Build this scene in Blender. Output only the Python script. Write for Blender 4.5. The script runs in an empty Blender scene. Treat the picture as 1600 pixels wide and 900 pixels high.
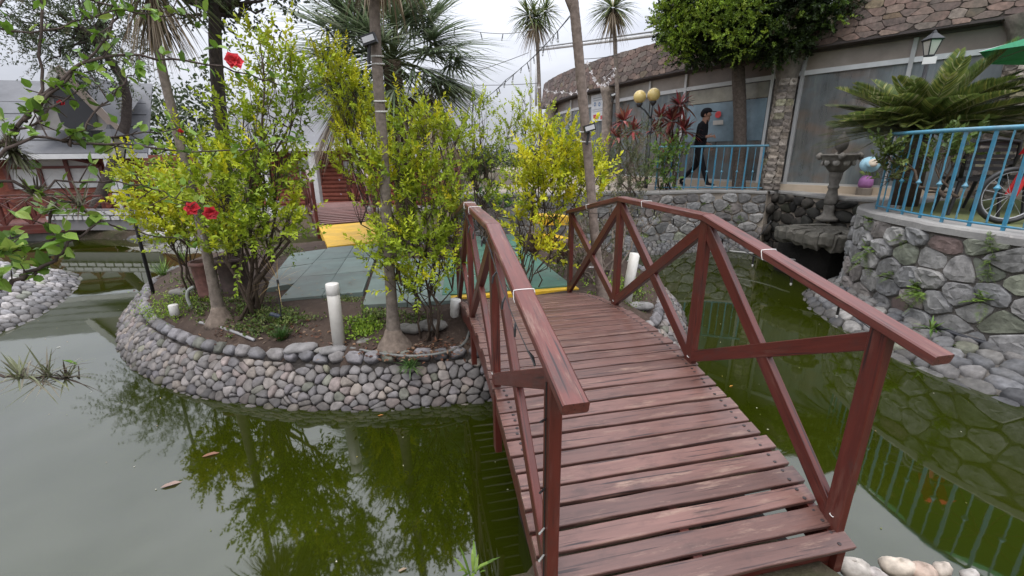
import bpy, bmesh, math, random
import numpy as np
from mathutils import Matrix, Vector
random.seed(7); RNG = np.random.default_rng(7)
SC = bpy.context.scene
COL = SC.collection
# ---------------------------------------------------------------- camera
FPX = 684.6
YAW, PITCH, ROLL = .2083, .2985, -.0107
CAM = np.array([-.356, -1.1363, 1.5317])
def _rot():
    cy, sy, cp, sp = math.cos(YAW), math.sin(YAW), math.cos(PITCH), math.sin(PITCH)
    f = np.array([sy*cp, cy*cp, -sp]); r = np.array([cy, -sy, 0.]); u = np.cross(r, f)
    c, s = math.cos(ROLL), math.sin(ROLL)
    return np.stack([c*r+s*u, -s*r+c*u, f])
RM = _rot()
cam_d = bpy.data.cameras.new('camera'); cam_d.sensor_width = 36; cam_d.lens = 36*FPX/1600
cam_d.clip_start = .05; cam_d.clip_end = 2000
cam_o = bpy.data.objects.new('camera', cam_d); COL.objects.link(cam_o)
m = Matrix.Identity(4)
for i in range(3):
    m[i][0], m[i][1], m[i][2], m[i][3] = RM[0][i], RM[1][i], -RM[2][i], CAM[i]
cam_o.matrix_world = m
SC.camera = cam_o
# ---------------------------------------------------------------- world
SUN_EL, SUN_AZ = math.radians(70), math.radians(205)   # azimuth clockwise from +y
world = bpy.data.worlds.new('World'); SC.world = world; world.use_nodes = True
wn = world.node_tree; wn.nodes.clear()
def wnode(t): return wn.nodes.new(t)
w_out = wnode('ShaderNodeOutputWorld'); w_bg = wnode('ShaderNodeBackground'); w_bg.inputs[1].default_value = .1
w_sky = wnode('ShaderNodeTexSky'); w_sky.sky_type = 'NISHITA'; w_sky.sun_disc = False
w_sky.sun_elevation = SUN_EL; w_sky.sun_rotation = SUN_AZ; w_sky.dust_density = 3; w_sky.air_density = 1.2
w_tc = wnode('ShaderNodeTexCoord'); w_map = wnode('ShaderNodeMapping'); w_map.inputs['Scale'].default_value = (1, 1, 3.2)
w_nz = wnode('ShaderNodeTexNoise'); w_nz.inputs['Scale'].default_value = 2.1; w_nz.inputs['Detail'].default_value = 6; w_nz.inputs['Roughness'].default_value = .55
w_rmp = wnode('ShaderNodeValToRGB')
w_rmp.color_ramp.elements[0].position = .33; w_rmp.color_ramp.elements[0].color = (5.3, 5.5, 6.2, 1)
w_rmp.color_ramp.elements[1].position = .68; w_rmp.color_ramp.elements[1].color = (7.9, 8.1, 8.8, 1)
w_sep = wnode('ShaderNodeSeparateXYZ')
w_el = wnode('ShaderNodeMapRange'); w_el.inputs[1].default_value = 0; w_el.inputs[2].default_value = 1; w_el.inputs[3].default_value = .60; w_el.inputs[4].default_value = 3.8
w_mul = wnode('ShaderNodeVectorMath'); w_mul.operation = 'SCALE'
w_mix = wnode('ShaderNodeMix'); w_mix.data_type = 'RGBA'; w_mix.inputs[0].default_value = .9
L_ = wn.links.new
L_(w_tc.outputs['Generated'], w_map.inputs[0]); L_(w_map.outputs[0], w_nz.inputs['Vector']); L_(w_nz.outputs[0], w_rmp.inputs[0])
L_(w_tc.outputs['Generated'], w_sep.inputs[0]); L_(w_sep.outputs['Z'], w_el.inputs[0])
L_(w_rmp.outputs[0], w_mul.inputs[0]); L_(w_el.outputs[0], w_mul.inputs['Scale'])
L_(w_sky.outputs[0], w_mix.inputs[6]); L_(w_mul.outputs[0], w_mix.inputs[7])
L_(w_mix.outputs[2], w_bg.inputs[0]); L_(w_bg.outputs[0], w_out.inputs[0])
sun_d = bpy.data.lights.new('sun', 'SUN'); sun_d.energy = 1.4; sun_d.angle = math.radians(28); sun_d.color = (1, .96, .9)
sun_o = bpy.data.objects.new('sun', sun_d); COL.objects.link(sun_o)
sdir = Vector((math.sin(SUN_AZ)*math.cos(SUN_EL), math.cos(SUN_AZ)*math.cos(SUN_EL), math.sin(SUN_EL)))
sun_o.rotation_euler = sdir.to_track_quat('Z', 'Y').to_euler(); sun_o.location = (0, 0, 30)
SC.view_settings.view_transform = 'Standard'; SC.view_settings.look = 'None'; SC.view_settings.gamma = 1
SC.view_settings.use_curve_mapping = False; SC.view_settings.exposure = 0.27
# ---------------------------------------------------------------- pixels to places
def ray(u, v):
    return RM.T @ np.array([(u-800)/FPX, (450-v)/FPX, 1.])
def at(u, v, z):
    d = ray(u, v); return CAM + d*((z-CAM[2])/d[2])
def atD(u, v, D):
    d = ray(u, v); return CAM + d*(D/math.hypot(d[0], d[1]))
def zD(u, v, D): return float(atD(u, v, D)[2])
def mirD(u, v, D):
    """a point D metres off whose mirror image in the pond shows at (u, v)"""
    d = ray(u, v); h = math.hypot(d[0], d[1]); p = CAM + d*(D/h); p[2] = 2*WZ - p[2]; return p
def pxm(p):
    """pixels per metre at a point"""
    return FPX/max(.2, float(RM[2] @ (np.asarray(p)-CAM)))
WZ = -.6          # water level; z = 0 is the bridge ends
TZ = .76          # terrace floor
# ---------------------------------------------------------------- objects
def wmat(o):
    if o.parent is None: return o.matrix_basis.copy()
    return wmat(o.parent) @ o.matrix_parent_inverse @ o.matrix_basis
def link(o, parent=None, M=None):
    COL.objects.link(o)
    if M is not None: o.matrix_basis = M
    if parent is not None:
        o.parent = parent; o.matrix_parent_inverse = wmat(parent).inverted()
    return o
def tag(o, label=None, cat=None, group=None, kind=None):
    if label: o['label'] = label
    if cat: o['category'] = cat
    if group: o['group'] = group
    if kind: o['kind'] = kind
    return o
def thing(name, label, cat, loc, group=None):
    o = bpy.data.objects.new(name, None); o.empty_display_size = .1; o.location = [float(c) for c in loc]
    COL.objects.link(o); bpy.context.view_layer.update() if False else None
    return tag(o, label, cat, group)
class MB:
    """collects polygons, with a colour per polygon"""
    def __init__(s): s.v = []; s.f = []; s.c = []; s.mi = []
    def add(s, vs, fs, col=(1, 1, 1), mi=0):
        n = len(s.v); s.v.extend([tuple(map(float, p)) for p in vs]); s.f.extend([tuple(i+n for i in f) for f in fs])
        s.c.extend([col]*len(fs)); s.mi.extend([mi]*len(fs)); return s
    def box(s, lo, hi, col=(1, 1, 1), M=None, mi=0, taper=1.):
        x0, y0, z0 = lo; x1, y1, z1 = hi; cx, cy = (x0+x1)/2, (y0+y1)/2
        vs = []
        for z, k in ((z0, 1.), (z1, taper)):
            for x, y in ((x0, y0), (x1, y0), (x1, y1), (x0, y1)): vs.append((cx+(x-cx)*k, cy+(y-cy)*k, z))
        if M is not None: vs = [tuple(M @ Vector(p)) for p in vs]
        return s.add(vs, [(3, 2, 1, 0), (4, 5, 6, 7), (0, 1, 5, 4), (1, 2, 6, 5), (2, 3, 7, 6), (3, 0, 4, 7)], col, mi)
    def tube(s, pts, rad, n=6, col=(1, 1, 1), caps=True, mi=0):
        P = [np.asarray(p, float) for p in pts]
        if not hasattr(rad, '__len__'): rad = [rad]*len(P)
        ref = np.array([.31, .17, .93]); vs = []; prev = None
        for i, p in enumerate(P):
            t = P[min(i+1, len(P)-1)]-P[max(i-1, 0)]; t = t/(np.linalg.norm(t)+1e-9)
            if prev is None:
                a = np.cross(t, ref); 
                if np.linalg.norm(a) < 1e-3: a = np.cross(t, np.array([1., 0, 0]))
            else: a = prev-t*(prev @ t)
            a = a/(np.linalg.norm(a)+1e-9); b = np.cross(t, a); prev = a
            for k in range(n):
                th = 2*math.pi*k/n; vs.append(p+rad[i]*(math.cos(th)*a+math.sin(th)*b))
        fs = []
        for i in range(len(P)-1):
            for k in range(n): fs.append((i*n+k, i*n+(k+1) % n, (i+1)*n+(k+1) % n, (i+1)*n+k))
        if caps: fs.append(tuple(range(n))[::-1]); fs.append(tuple((len(P)-1)*n+k for k in range(n)))
        return s.add(vs, fs, col, mi)
    def lathe(s, prof, c, n=16, col=(1, 1, 1), mi=0, axis=None):
        M = axis if axis is not None else Matrix.Identity(3); vs = []
        for r, z in prof:
            for k in range(n):
                th = 2*math.pi*k/n; vs.append(Vector(c)+M @ Vector((r*math.cos(th), r*math.sin(th), z)))
        fs = []
        for i in range(len(prof)-1):
            for k in range(n): fs.append((i*n+k, i*n+(k+1) % n, (i+1)*n+(k+1) % n, (i+1)*n+k))
        fs.append(tuple(range(n))[::-1]); fs.append(tuple((len(prof)-1)*n+k for k in range(n)))
        return s.add(vs, fs, col, mi)
    def build(s, name, mat, parent=None, smooth=False, M=None):
        return big(name, s.v, s.f, s.c, mat, parent, smooth, M, s.mi)
def big(name, V, F, Cc, mat, parent=None, smooth=False, M=None, MI=None):
    me = bpy.data.meshes.new(name); me.from_pydata(V if isinstance(V, list) else V.tolist(), [], F if isinstance(F, list) else F.tolist())
    if Cc is not None and len(Cc):
        a = me.attributes.new('Col', 'FLOAT_COLOR', 'FACE'); arr = np.ones((len(me.polygons), 4), np.float32)
        ca = np.asarray(Cc, np.float32); arr[:, :ca.shape[1]] = ca[:len(me.polygons)]; a.data.foreach_set('color', arr.ravel())
    if isinstance(mat, (list, tuple)):
        for mm in mat: me.materials.append(mm)
        if MI is not None: me.polygons.foreach_set('material_index', np.asarray(MI, np.int32))
    else: me.materials.append(mat)
    if smooth: me.polygons.foreach_set('use_smooth', np.ones(len(me.polygons), bool))
    me.update()
    return link(bpy.data.objects.new(name, me), parent, M)
def copy_tree(o, parent=None, M=None):
    c = o.copy(); COL.objects.link(c)
    if parent is not None: c.parent = parent
    if M is not None: c.matrix_basis = M
    for ch in list(o.children): copy_tree(ch, c)
    return c
def T(x, y, z): return Matrix.Translation((float(x), float(y), float(z)))
def board_M(p, q, up=(0, 0, 1)):
    """frame at p, local x along p->q, z as near to up as it goes"""
    p = Vector(p); q = Vector(q); x = (q-p).normalized(); u = Vector(up); y = u.cross(x).normalized(); z = x.cross(y)
    M = Matrix.Identity(4)
    for i in range(3): M[i][0], M[i][1], M[i][2], M[i][3] = x[i], y[i], z[i], p[i]
    return M
def bev_box(L, W, H, b=.004, seg=1, jit=0.):
    """board along local x from 0..L, centred in y and z, chamfered long edges"""
    vs = []; w, h = W/2, H/2
    prof = [(-w+b, -h), (w-b, -h), (w, -h+b), (w, h-b), (w-b, h), (-w+b, h), (-w, h-b), (-w, -h+b)]
    for i in range(seg+1):
        d0, d1, dz = [random.uniform(-jit, jit) for _ in range(3)]
        for y, z in prof: vs.append((L*i/seg, y+(d0 if y < 0 else d1), z+(dz*.5 if z > 0 else 0)))
    fs = [(i*8+k, i*8+(k+1) % 8, i*8+8+(k+1) % 8, i*8+8+k)[::-1] for i in range(seg) for k in range(8)]
    fs.append(tuple(range(8))); fs.append(tuple(range(seg*8+7, seg*8-1, -1)))
    return vs, [f[::-1] for f in fs]
def board(name, p, q, W, H, mat, parent, up=(0, 0, 1), b=.004, col=(1, 1, 1), seg=1, jit=0.):
    p = np.asarray(p, float); q = np.asarray(q, float); L = float(np.linalg.norm(q-p))
    v, f = bev_box(L, W, H, b, seg, jit); mb = MB().add(v, f, col)
    return mb.build(name, mat, parent, False, board_M(p, q, up))
# ---------------------------------------------------------------- materials
MATS = {}
def mat_new(name):
    m = bpy.data.materials.new(name); m.use_nodes = True; MATS[name] = m; nt = m.node_tree
    b = nt.nodes['Principled BSDF']; return m, nt, b
def N(nt, t, **kw):
    n = nt.nodes.new(t)
    for k, v in kw.items():
        if k in n.inputs: n.inputs[k].default_value = v
        else: setattr(n, k, v)
    return n
def mixc(nt, fac, a, b, blend='MIX'):
    n = nt.nodes.new('ShaderNodeMix'); n.data_type = 'RGBA'; n.blend_type = blend
    for s, x in ((0, fac), (6, a), (7, b)):
        if isinstance(x, (int, float)): n.inputs[s].default_value = x
        elif isinstance(x, tuple): n.inputs[s].default_value = x if len(x) == 4 else (*x, 1)
        else: nt.links.new(x, n.inputs[s])
    return n.outputs[2]
def ramp(nt, src, stops):
    r = nt.nodes.new('ShaderNodeValToRGB'); e = r.color_ramp.elements
    while len(e) < len(stops): e.new(.5)
    for k, (p, c) in enumerate(stops):
        e[k].position = p; e[k].color = (c, c, c, 1) if isinstance(c, (int, float)) else (*c, 1)
    nt.links.new(src, r.inputs[0]); return r.outputs[0]
def noise(nt, vec, scale, detail=4, rough=.55, out=0):
    n = N(nt, 'ShaderNodeTexNoise', Scale=scale, Detail=detail, Roughness=rough)
    if vec is not None: nt.links.new(vec, n.inputs['Vector'])
    return n.outputs[out]
def coords(nt, kind='Object', scale=(1, 1, 1), rnd=False):
    tc = N(nt, 'ShaderNodeTexCoord'); mp = N(nt, 'ShaderNodeMapping'); mp.inputs['Scale'].default_value = scale
    nt.links.new(tc.outputs[kind], mp.inputs[0])
    if rnd:
        oi = N(nt, 'ShaderNodeObjectInfo'); mu = N(nt, 'ShaderNodeMath', operation='MULTIPLY'); mu.inputs[1].default_value = 37.
        nt.links.new(oi.outputs['Random'], mu.inputs[0]); nt.links.new(mu.outputs[0], mp.inputs['Location'])
    return mp.outputs[0]
def bump(nt, b, h, strength=.3, dist=.01):
    n = N(nt, 'ShaderNodeBump', Strength=strength, Distance=dist); nt.links.new(h, n.inputs['Height']); nt.links.new(n.outputs[0], b.inputs['Normal'])
def attr(nt):
    a = N(nt, 'ShaderNodeAttribute', attribute_name='Col'); return a.outputs['Color']
def mat_col(name, rough=.6, var=.25, scale=12., bmp=.25, bd=.01, spec=.5, dirt=None, metal=0., kind='Object'):
    """Col attribute x mottling, bumped"""
    m, nt, b = mat_new(name); v = coords(nt, kind)
    n = noise(nt, v, scale, 6, .6); f = ramp(nt, n, [(.3, 1-var), (.7, 1+var)])
    c = mixc(nt, 1., attr(nt), f, 'MULTIPLY')
    if dirt:
        n2 = noise(nt, v, scale*.22, 5, .65); c = mixc(nt, ramp(nt, n2, [(.45, 0.), (.7, dirt[3])]), c, dirt[:3])
    nt.links.new(c, b.inputs['Base Color']); b.inputs['Roughness'].default_value = rough; b.inputs['Specular IOR Level'].default_value = spec; b.inputs['Metallic'].default_value = metal
    if bmp: bump(nt, b, n, bmp, bd)
    return m
def mat_leaf(name, rough=.45, trans=.3):
    m, nt, b = mat_new(name); c = attr(nt)
    oi = noise(nt, coords(nt, 'Object'), 3., 2, .5); c = mixc(nt, 1., c, ramp(nt, oi, [(.3, .8), (.7, 1.2)]), 'MULTIPLY')
    nt.links.new(c, b.inputs['Base Color']); b.inputs['Roughness'].default_value = rough; b.inputs['Specular IOR Level'].default_value = .35
    tr = N(nt, 'ShaderNodeBsdfTranslucent'); nt.links.new(c, tr.inputs[0])
    mx = N(nt, 'ShaderNodeMixShader'); mx.inputs[0].default_value = trans
    nt.links.new(b.outputs[0], mx.inputs[1]); nt.links.new(tr.outputs[0], mx.inputs[2]); nt.links.new(mx.outputs[0], nt.nodes['Material Output'].inputs[0])
    return m
STONE = mat_col('stone', .75, .42, 16., .6, .006, .4, (.085, .075, .06, .5))
ROCK = mat_col('rough_rock', .85, .38, 9., .9, .02, .3, (.05, .05, .04, .6))
BARK = mat_col('bark', .9, .35, 22., .8, .01, .2)
LEAF = mat_leaf('leaf'); 
PLAIN = mat_col('painted', .5, .08, 6., .1, .002)
GLOSS = mat_col('glossy', .25, .05, 6., 0)
METAL = mat_col('blue_paint_metal', .38, .16, 18., .12, .001, .5, (.22, .2, .17, .35))
CLOTH = mat_col('cloth', .9, .1, 30., .2, .003, .2)
SOIL = mat_col('soil', .95, .4, 7., .9, .03, .2)
# painted wood
def mat_wood():
    m, nt, b = mat_new('painted_wood'); v = coords(nt, 'Object', (1, 1, 1), True); tc = coords(nt, 'Object', (1.1, 16, 16), True)
    g = noise(nt, tc, 3.2, 7, .62); g2 = noise(nt, coords(nt, 'Object', (.9, 34, 34), True), 2.6, 4, .5)
    w = noise(nt, coords(nt, 'Object', (1.5, 11, 11), True), 2.0, 9, .72)
    c = mixc(nt, 1., attr(nt), ramp(nt, g, [(.28, .72), (.55, 1.05), (.75, 1.22)]), 'MULTIPLY')
    wear = ramp(nt, w, [(.54, 0.), (.66, .8)])
    w2 = noise(nt, coords(nt, 'Object', (1.2, 5, 5), True), 3.2, 9, .75); wear = mixc(nt, 1., wear, ramp(nt, w2, [(.35, .25), (.6, 1.3)]), 'MULTIPLY'); a = N(nt, 'ShaderNodeAttribute', attribute_name='Col'); sc = N(nt, 'ShaderNodeMath', operation='MULTIPLY'); nt.links.new(wear, sc.inputs[0]); nt.links.new(a.outputs['Alpha'], sc.inputs[1])
    c = mixc(nt, sc.outputs[0], c, (.25, .16, .12))
    grime = noise(nt, coords(nt, 'Object', (3.5, 9, 9), True), 1.6, 7, .7); c = mixc(nt, ramp(nt, grime, [(.52, 0.), (.72, .75)]), c, (.05, .026, .022))
    crack = ramp(nt, g2, [(.33, 1.), (.40, 0.)])
    c = mixc(nt, crack, c, (.025, .010, .009))
    nt.links.new(c, b.inputs['Base Color'])
    r = ramp(nt, w, [(.3, .27), (.7, .5)]); nt.links.new(r, b.inputs['Roughness']); b.inputs['Specular IOR Level'].default_value = .5
    h = mixc(nt, .6, g, g2); bump(nt, b, h, .35, .004)
    return m
WOOD = mat_wood()
def mat_water():
    m, nt, b = mat_new('pond_water'); v = coords(nt, 'Object')
    n = noise(nt, v, .5, 4, .6)
    nt.links.new(mixc(nt, ramp(nt, n, [(.35, 0.), (.7, 1.)]), (.0145, .0195, .001), (.021, .027, .0018)), b.inputs['Base Color'])
    b.inputs['Roughness'].default_value = .03; b.inputs['IOR'].default_value = 1.5; b.inputs['Specular IOR Level'].default_value = 1.0
    bump(nt, b, noise(nt, v, 3.5, 3, .55), .05, .01)
    return m
WATER = mat_water()
def mat_ground(name, c1, c2, c3, scale=3., bs=.6):
    m, nt, b = mat_new(name); v = coords(nt, 'Object'); n = noise(nt, v, scale, 8, .65); n2 = noise(nt, v, scale*6, 5, .7)
    c = mixc(nt, ramp(nt, n, [(.35, 0.), (.65, 1.)]), c1, c2); c = mixc(nt, ramp(nt, n2, [(.58, 0.), (.68, .9)]), c, c3)
    nt.links.new(c, b.inputs['Base Color']); b.inputs['Roughness'].default_value = .95; b.inputs['Specular IOR Level'].default_value = .2
    bump(nt, b, n2, bs, .03); return m
GROUND = mat_ground('earth', (.10, .075, .055), (.06, .06, .03), (.17, .14, .11))
ISOIL = mat_ground('island_soil', (.068, .048, .037), (.04, .028, .022), (.12, .09, .07), 2.2)
MORTAR = mat_ground('mortar', (.16, .145, .13), (.10, .09, .08), (.22, .2, .18), 5., .8)
CONC = mat_ground('concrete', (.30, .29, .27), (.22, .21, .2), (.36, .34, .31), 2., .3)
# ================================================================ plan of the place
POND = [(1.45, .0), (1.28, .5), (1.25, 1.0), (.1, 1.0), (0, .5), (-1.3, .5), (-2.8, .55), (-4.5, 1.6), (-5.7, 3.5), (-5.62, 5.2), (-5.5, 5.6), (-5.8, 7.0), (-6.3, 8.1), (-7.1, 9.0), (-8.45, 9.9), (-11, 10.6), (-15, 11.5),
        (-15, 15.), (-11.6, 13.6), (-8.7, 12.5), (-7.5, 12.3), (-5, 11.9), (-3, 11.6), (0, 11.2), (2.5, 10.2), (4.3, 9.0), (5.04, 8.2), (5.84, 7.2), (6.7, 6.5), (7.3, 6.2), (6.6, 5.0), (5.55, 3.87), (5.05, 3.15), (4.51, 2.16), (4.42, 1.55), (4.5, 1.14), (4.3, -.2), (2.5, -.4), (1.9, -.05)]
ISLE = [(-4.24, 4.97), (-3.79, 4.2), (-3.22, 3.54), (-2.66, 3.06), (-2.13, 2.78), (-1.65, 2.57), (-1.2, 2.43), (-.77, 2.35), (-.33, 2.31), (.12, 2.28), (.8, 2.25), (1.6, 2.3), (2.2, 2.5), (2.59, 2.95), (3.03, 3.67), (3.35, 4.4), (3.5, 5.4), (3.3, 6.6), (2.6, 7.6), (1.2, 8.2), (-.5, 8.6), (-2.4, 8.6), (-4, 8.2), (-4.75, 7.3), (-4.7, 6.0)]
def chaikin(P, n=2, closed=True):
    P = [np.asarray(p, float) for p in P]
    for _ in range(n):
        Q = []
        for i in range(len(P) if closed else len(P)-1):
            a, b = P[i], P[(i+1) % len(P)]; Q += [a*.75+b*.25, a*.25+b*.75]
        if not closed: Q = [P[0]]+Q+[P[-1]]
        P = Q
    return np.array(P)
POND_S = chaikin(POND, 2); ISLE_S = chaikin(ISLE, 2)
def seg_dist(X, P):
    """distance of points X (n,2) to closed polyline P and inside flags"""
    A = P; B = np.roll(P, -1, 0); best = np.full(len(X), 1e9); ins = np.zeros(len(X), bool)
    for a, b in zip(A, B):
        d = b-a; t = np.clip(((X-a) @ d)/(d @ d+1e-12), 0, 1); q = a+t[:, None]*d; best = np.minimum(best, np.hypot(*(X-q).T))
        c = ((a[1] > X[:, 1]) != (b[1] > X[:, 1])); xi = a[0]+(X[:, 1]-a[1])*(b[0]-a[0])/((b[1]-a[1]) or 1e-9); ins ^= c & (X[:, 0] < xi)
    return best, ins
def arc_len(P): return np.concatenate([[0], np.cumsum(np.hypot(*np.diff(P, axis=0).T))])
class Line:
    """open polyline in plan: place(s) -> point, outward normal (to the right of travel)"""
    def __init__(s, P, z=None): s.P = np.asarray(P, float); s.S = arc_len(s.P); s.L = s.S[-1]
    def at(s, d):
        d = min(max(d, 0), s.L); x = np.interp(d, s.S, s.P[:, 0]); y = np.interp(d, s.S, s.P[:, 1]); e = .06
        a = [np.interp(max(d-e, 0), s.S, s.P[:, k]) for k in (0, 1)]; b = [np.interp(min(d+e, s.L), s.S, s.P[:, k]) for k in (0, 1)]
        t = np.array([b[0]-a[0], b[1]-a[1]]); t /= np.hypot(*t)+1e-9; return np.array([x, y]), np.array([t[1], -t[0]]), t
def pond_h(x, y):
    """height of the ground outside the pond"""
    far = np.clip((y-9)/6, 0, 1); left = np.clip((-x-4)/3, 0, 1)
    h = -.12-.2*left*(1-far)-.3*far*left
    h = np.where((x > 3.2) & (y < 10.5) & (y > -.6), -.85, h); h = np.where((x < -5.2) & (y < 9.8) & (y > 1.5), -.85, h); near = np.clip((1.0-y)/1.2, 0, 1); h = np.where((y < 1.2) & (x < 3.2) & (x > -5.2), -.34+.3*near*near, h); return h
# ---- ground sheet with the pond basin
def make_ground():
    ax = np.concatenate([[-600, -200, -80, -40], np.arange(-24, 20.01, .3), [40, 80, 200, 600]]); ay = np.concatenate([[-300, -80, -30, -12], np.arange(-6, 24.01, .3), [40, 80, 200, 600]])
    X, Y = np.meshgrid(ax, ay); Q = np.stack([X.ravel(), Y.ravel()], 1); d, ins = seg_dist(Q, POND_S)
    sd = np.where(ins, -d, d); k = np.clip((sd+.12)/.3, 0, 1); k = k*k*(3-2*k)
    z = (1-k)*-1.3+k*pond_h(Q[:, 0], Q[:, 1]); V = np.column_stack([Q, z]); nx = len(ax); F = []
    for j in range(len(ay)-1):
        for i in range(nx-1): a = j*nx+i; F.append((a, a+1, a+nx+1, a+nx))
    o = big('ground', V, F, None, GROUND, None, True); tag(o, 'brown earth bank and ground around the pond', 'ground', kind='structure')
make_ground()
# ---- water
wm = MB(); wm.add([(-16, -1, WZ), (9, -1, WZ), (9, 16, WZ), (-16, 16, WZ)], [(0, 1, 2, 3)])
tag(wm.build('water', WATER), 'murky green pond water mirroring sky and shrubs', 'water', kind='structure')
# ---- island
def isle_h(x, y):
    d, ins = seg_dist(np.array([[x, y]], float), ISLE_S); d = d[0] if ins[0] else -d[0]
    k = min(max((d-.3)/.7, 0), 1); return -.235+.215*k*k*(3-2*k)
_gx = np.arange(-5.5, 4.2, .1); _gy = np.arange(1.5, 9.5, .1); _X, _Y = np.meshgrid(_gx, _gy); _d, _i = seg_dist(np.stack([_X.ravel(), _Y.ravel()], 1), ISLE_S)
_k = np.clip((np.where(_i, _d, -_d)-.3)/.7, 0, 1); IG = (-.235+.215*_k*_k*(3-2*_k)).reshape(_X.shape)
def isle_h(x, y):
    i = int(np.clip(round((x+5.5)/.1), 0, len(_gx)-1)); j = int(np.clip(round((y-1.5)/.1), 0, len(_gy)-1)); return float(IG[j, i])
def isle_at(u, v):
    z = -.15
    for _ in range(12): p = at(u, v, z); z = .5*z+.5*isle_h(p[0], p[1])
    return p
def make_isle():
    ax = np.arange(-5.2, 3.9, .1); ay = np.arange(1.9, 9.2, .1); X, Y = np.meshgrid(ax, ay); Q = np.stack([X.ravel(), Y.ravel()], 1); d, ins = seg_dist(Q, ISLE_S)
    sd = np.where(ins, d, -d); k = np.clip((sd-.3)/.7, 0, 1); z = -.235+.215*k*k*(3-2*k)
    z += np.where(sd > .35, .025*np.sin(Q[:, 0]*5.1+2*np.sin(Q[:, 1]*3.3))*np.cos(Q[:, 1]*4.3)+RNG.normal(0, .006, len(Q)), 0)
    path = (sd > 1.2); 
    e = np.clip(sd/.40, 0, 1)**.8; zb_ = WZ-.06+.43*e-.07; z = np.where(sd < .37, zb_, z); z = np.where(sd < 0, -1.2, z)
    keep = sd > -.12; idx = -np.ones(len(Q), int); idx[keep] = np.arange(keep.sum()); nx = len(ax); F = []
    for j in range(len(ay)-1):
        for i in range(nx-1):
            q = [idx[a] for a in (j*nx+i, j*nx+i+1, (j+1)*nx+i+1, (j+1)*nx+i)]
            if min(q) >= 0: F.append(tuple(int(t) for t in q))
    o = big('island', np.column_stack([Q, z])[keep], F, None, ISOIL, None, True); return tag(o, 'bare brown soil of the planted island in the pond', 'ground', kind='structure')
island = make_isle()
# ================================================================ stones
def clip_poly(P, p, n):
    out = []; 
    for i in range(len(P)):
        a, b = P[i], P[(i+1) % len(P)]; da = (a[0]-p[0])*n[0]+(a[1]-p[1])*n[1]; db = (b[0]-p[0])*n[0]+(b[1]-p[1])*n[1]
        if da <= 0: out.append(a)
        if (da < 0 < db) or (db < 0 < da):
            t = da/(da-db); out.append((a[0]+(b[0]-a[0])*t, a[1]+(b[1]-a[1])*t))
    return out
def cells(L, H, sx, sy, jit=.42, seed=1, drop=0., bond=True):
    """Voronoi cells over a strip L x H: list of (polygon, centre)"""
    R = random.Random(seed); nx = max(1, round(L/sx)); ny = max(1, round(H/sy)); g = {}
    for j in range(-1, ny+1):
        for i in range(-1, nx+1):
            g[i, j] = ((i+.5+(.5 if (j % 2 and bond) else 0)+R.uniform(-jit, jit))*L/nx, (j+.5+R.uniform(-jit, jit)*.8)*H/ny)
    out = []; ax = (H/ny)/(L/nx)
    for j in range(ny):
        for i in range(nx):
            c = g[i, j]
            P = [(0, 0), (L, 0), (L, H), (0, H)]
            P = [(max(0, c[0]-3*sx), max(0, c[1]-3*sy)), (min(L, c[0]+3*sx), max(0, c[1]-3*sy)), (min(L, c[0]+3*sx), min(H, c[1]+3*sy)), (max(0, c[0]-3*sx), min(H, c[1]+3*sy))]
            for dj in (-2, -1, 0, 1, 2):
                for di in (-2, -1, 0, 1, 2):
                    q = g.get((i+di, j+dj))
                    if q is None or (di == 0 and dj == 0): continue
                    # metric stretched so that cells keep the wanted aspect
                    n = ((q[0]-c[0])*ax*ax, (q[1]-c[1])); P = clip_poly(P, ((q[0]+c[0])/2, (q[1]+c[1])/2), n)
                    if len(P) < 3: break
                if len(P) < 3: break
            if len(P) >= 3 and R.random() >= drop: out.append((P, c))
    return out
def resample(P, n):
    P = np.array(P); S = arc_len(np.vstack([P, P[:1]])); Q = np.vstack([P, P[:1]]); t = np.linspace(0, S[-1], n, endpoint=False)
    return np.column_stack([np.interp(t, S, Q[:, 0]), np.interp(t, S, Q[:, 1])])
def stone_mesh(P, c, gap, h, place, rnd=1, nv=8, sink=.02, dome=True, R=random):
    flat = (dome == 'flat')
    a = np.array(P); cen = a.mean(0)
    for _ in range(rnd): kq = .16 if flat else .21; a = np.concatenate([[a[i]*(1-kq)+a[(i+1) % len(a)]*kq, a[i]*kq+a[(i+1) % len(a)]*(1-kq)] for i in range(len(a))])
    a = resample(a, nv); d = a-cen; r = np.hypot(*d.T).mean(); k = max(.3, 1-gap/max(r, 1e-3)); a = cen+d*k
    rings = [(1., -sink), (1.0, h*.42), (.87, h*.84), (.58, h)] if dome is True else [(1., -sink), (1., h*.62), (.93, h*.9), (.55, h)] if flat else [(1., -sink), (1., h*.7), (.95, h)]
    tlt = (R.uniform(-.3, .3), R.uniform(-.3, .3)); vs = []
    for sc, hh in rings:
        for q in a:
            w = cen+(q-cen)*sc; e = hh+(hh > 0)*h*(tlt[0]*(w[0]-cen[0])+tlt[1]*(w[1]-cen[1]))/max(r, 1e-3)*.5+(R.uniform(-.16, .16)*h if hh > 0 else 0); vs.append(place(w[0], w[1], e))
    n = nv; fs = [(i*n+j, i*n+(j+1) % n, (i+1)*n+(j+1) % n, (i+1)*n+j) for i in range(len(rings)-1) for j in range(n)]; fs.append(tuple((len(rings)-1)*n+j for j in range(n)))
    return vs, fs
def pick(R, pal): return tuple(max(.004, x*k) for x, k in zip(R.choice(pal), [R.uniform(.78, 1.22)]*3))
GREYS = [(.165, .147, .138), (.14, .129, .128), (.185, .162, .148), (.108, .1, .1), (.18, .146, .134), (.145, .132, .136), (.21, .178, .152), (.15, .137, .13), (.122, .113, .11)]
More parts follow.
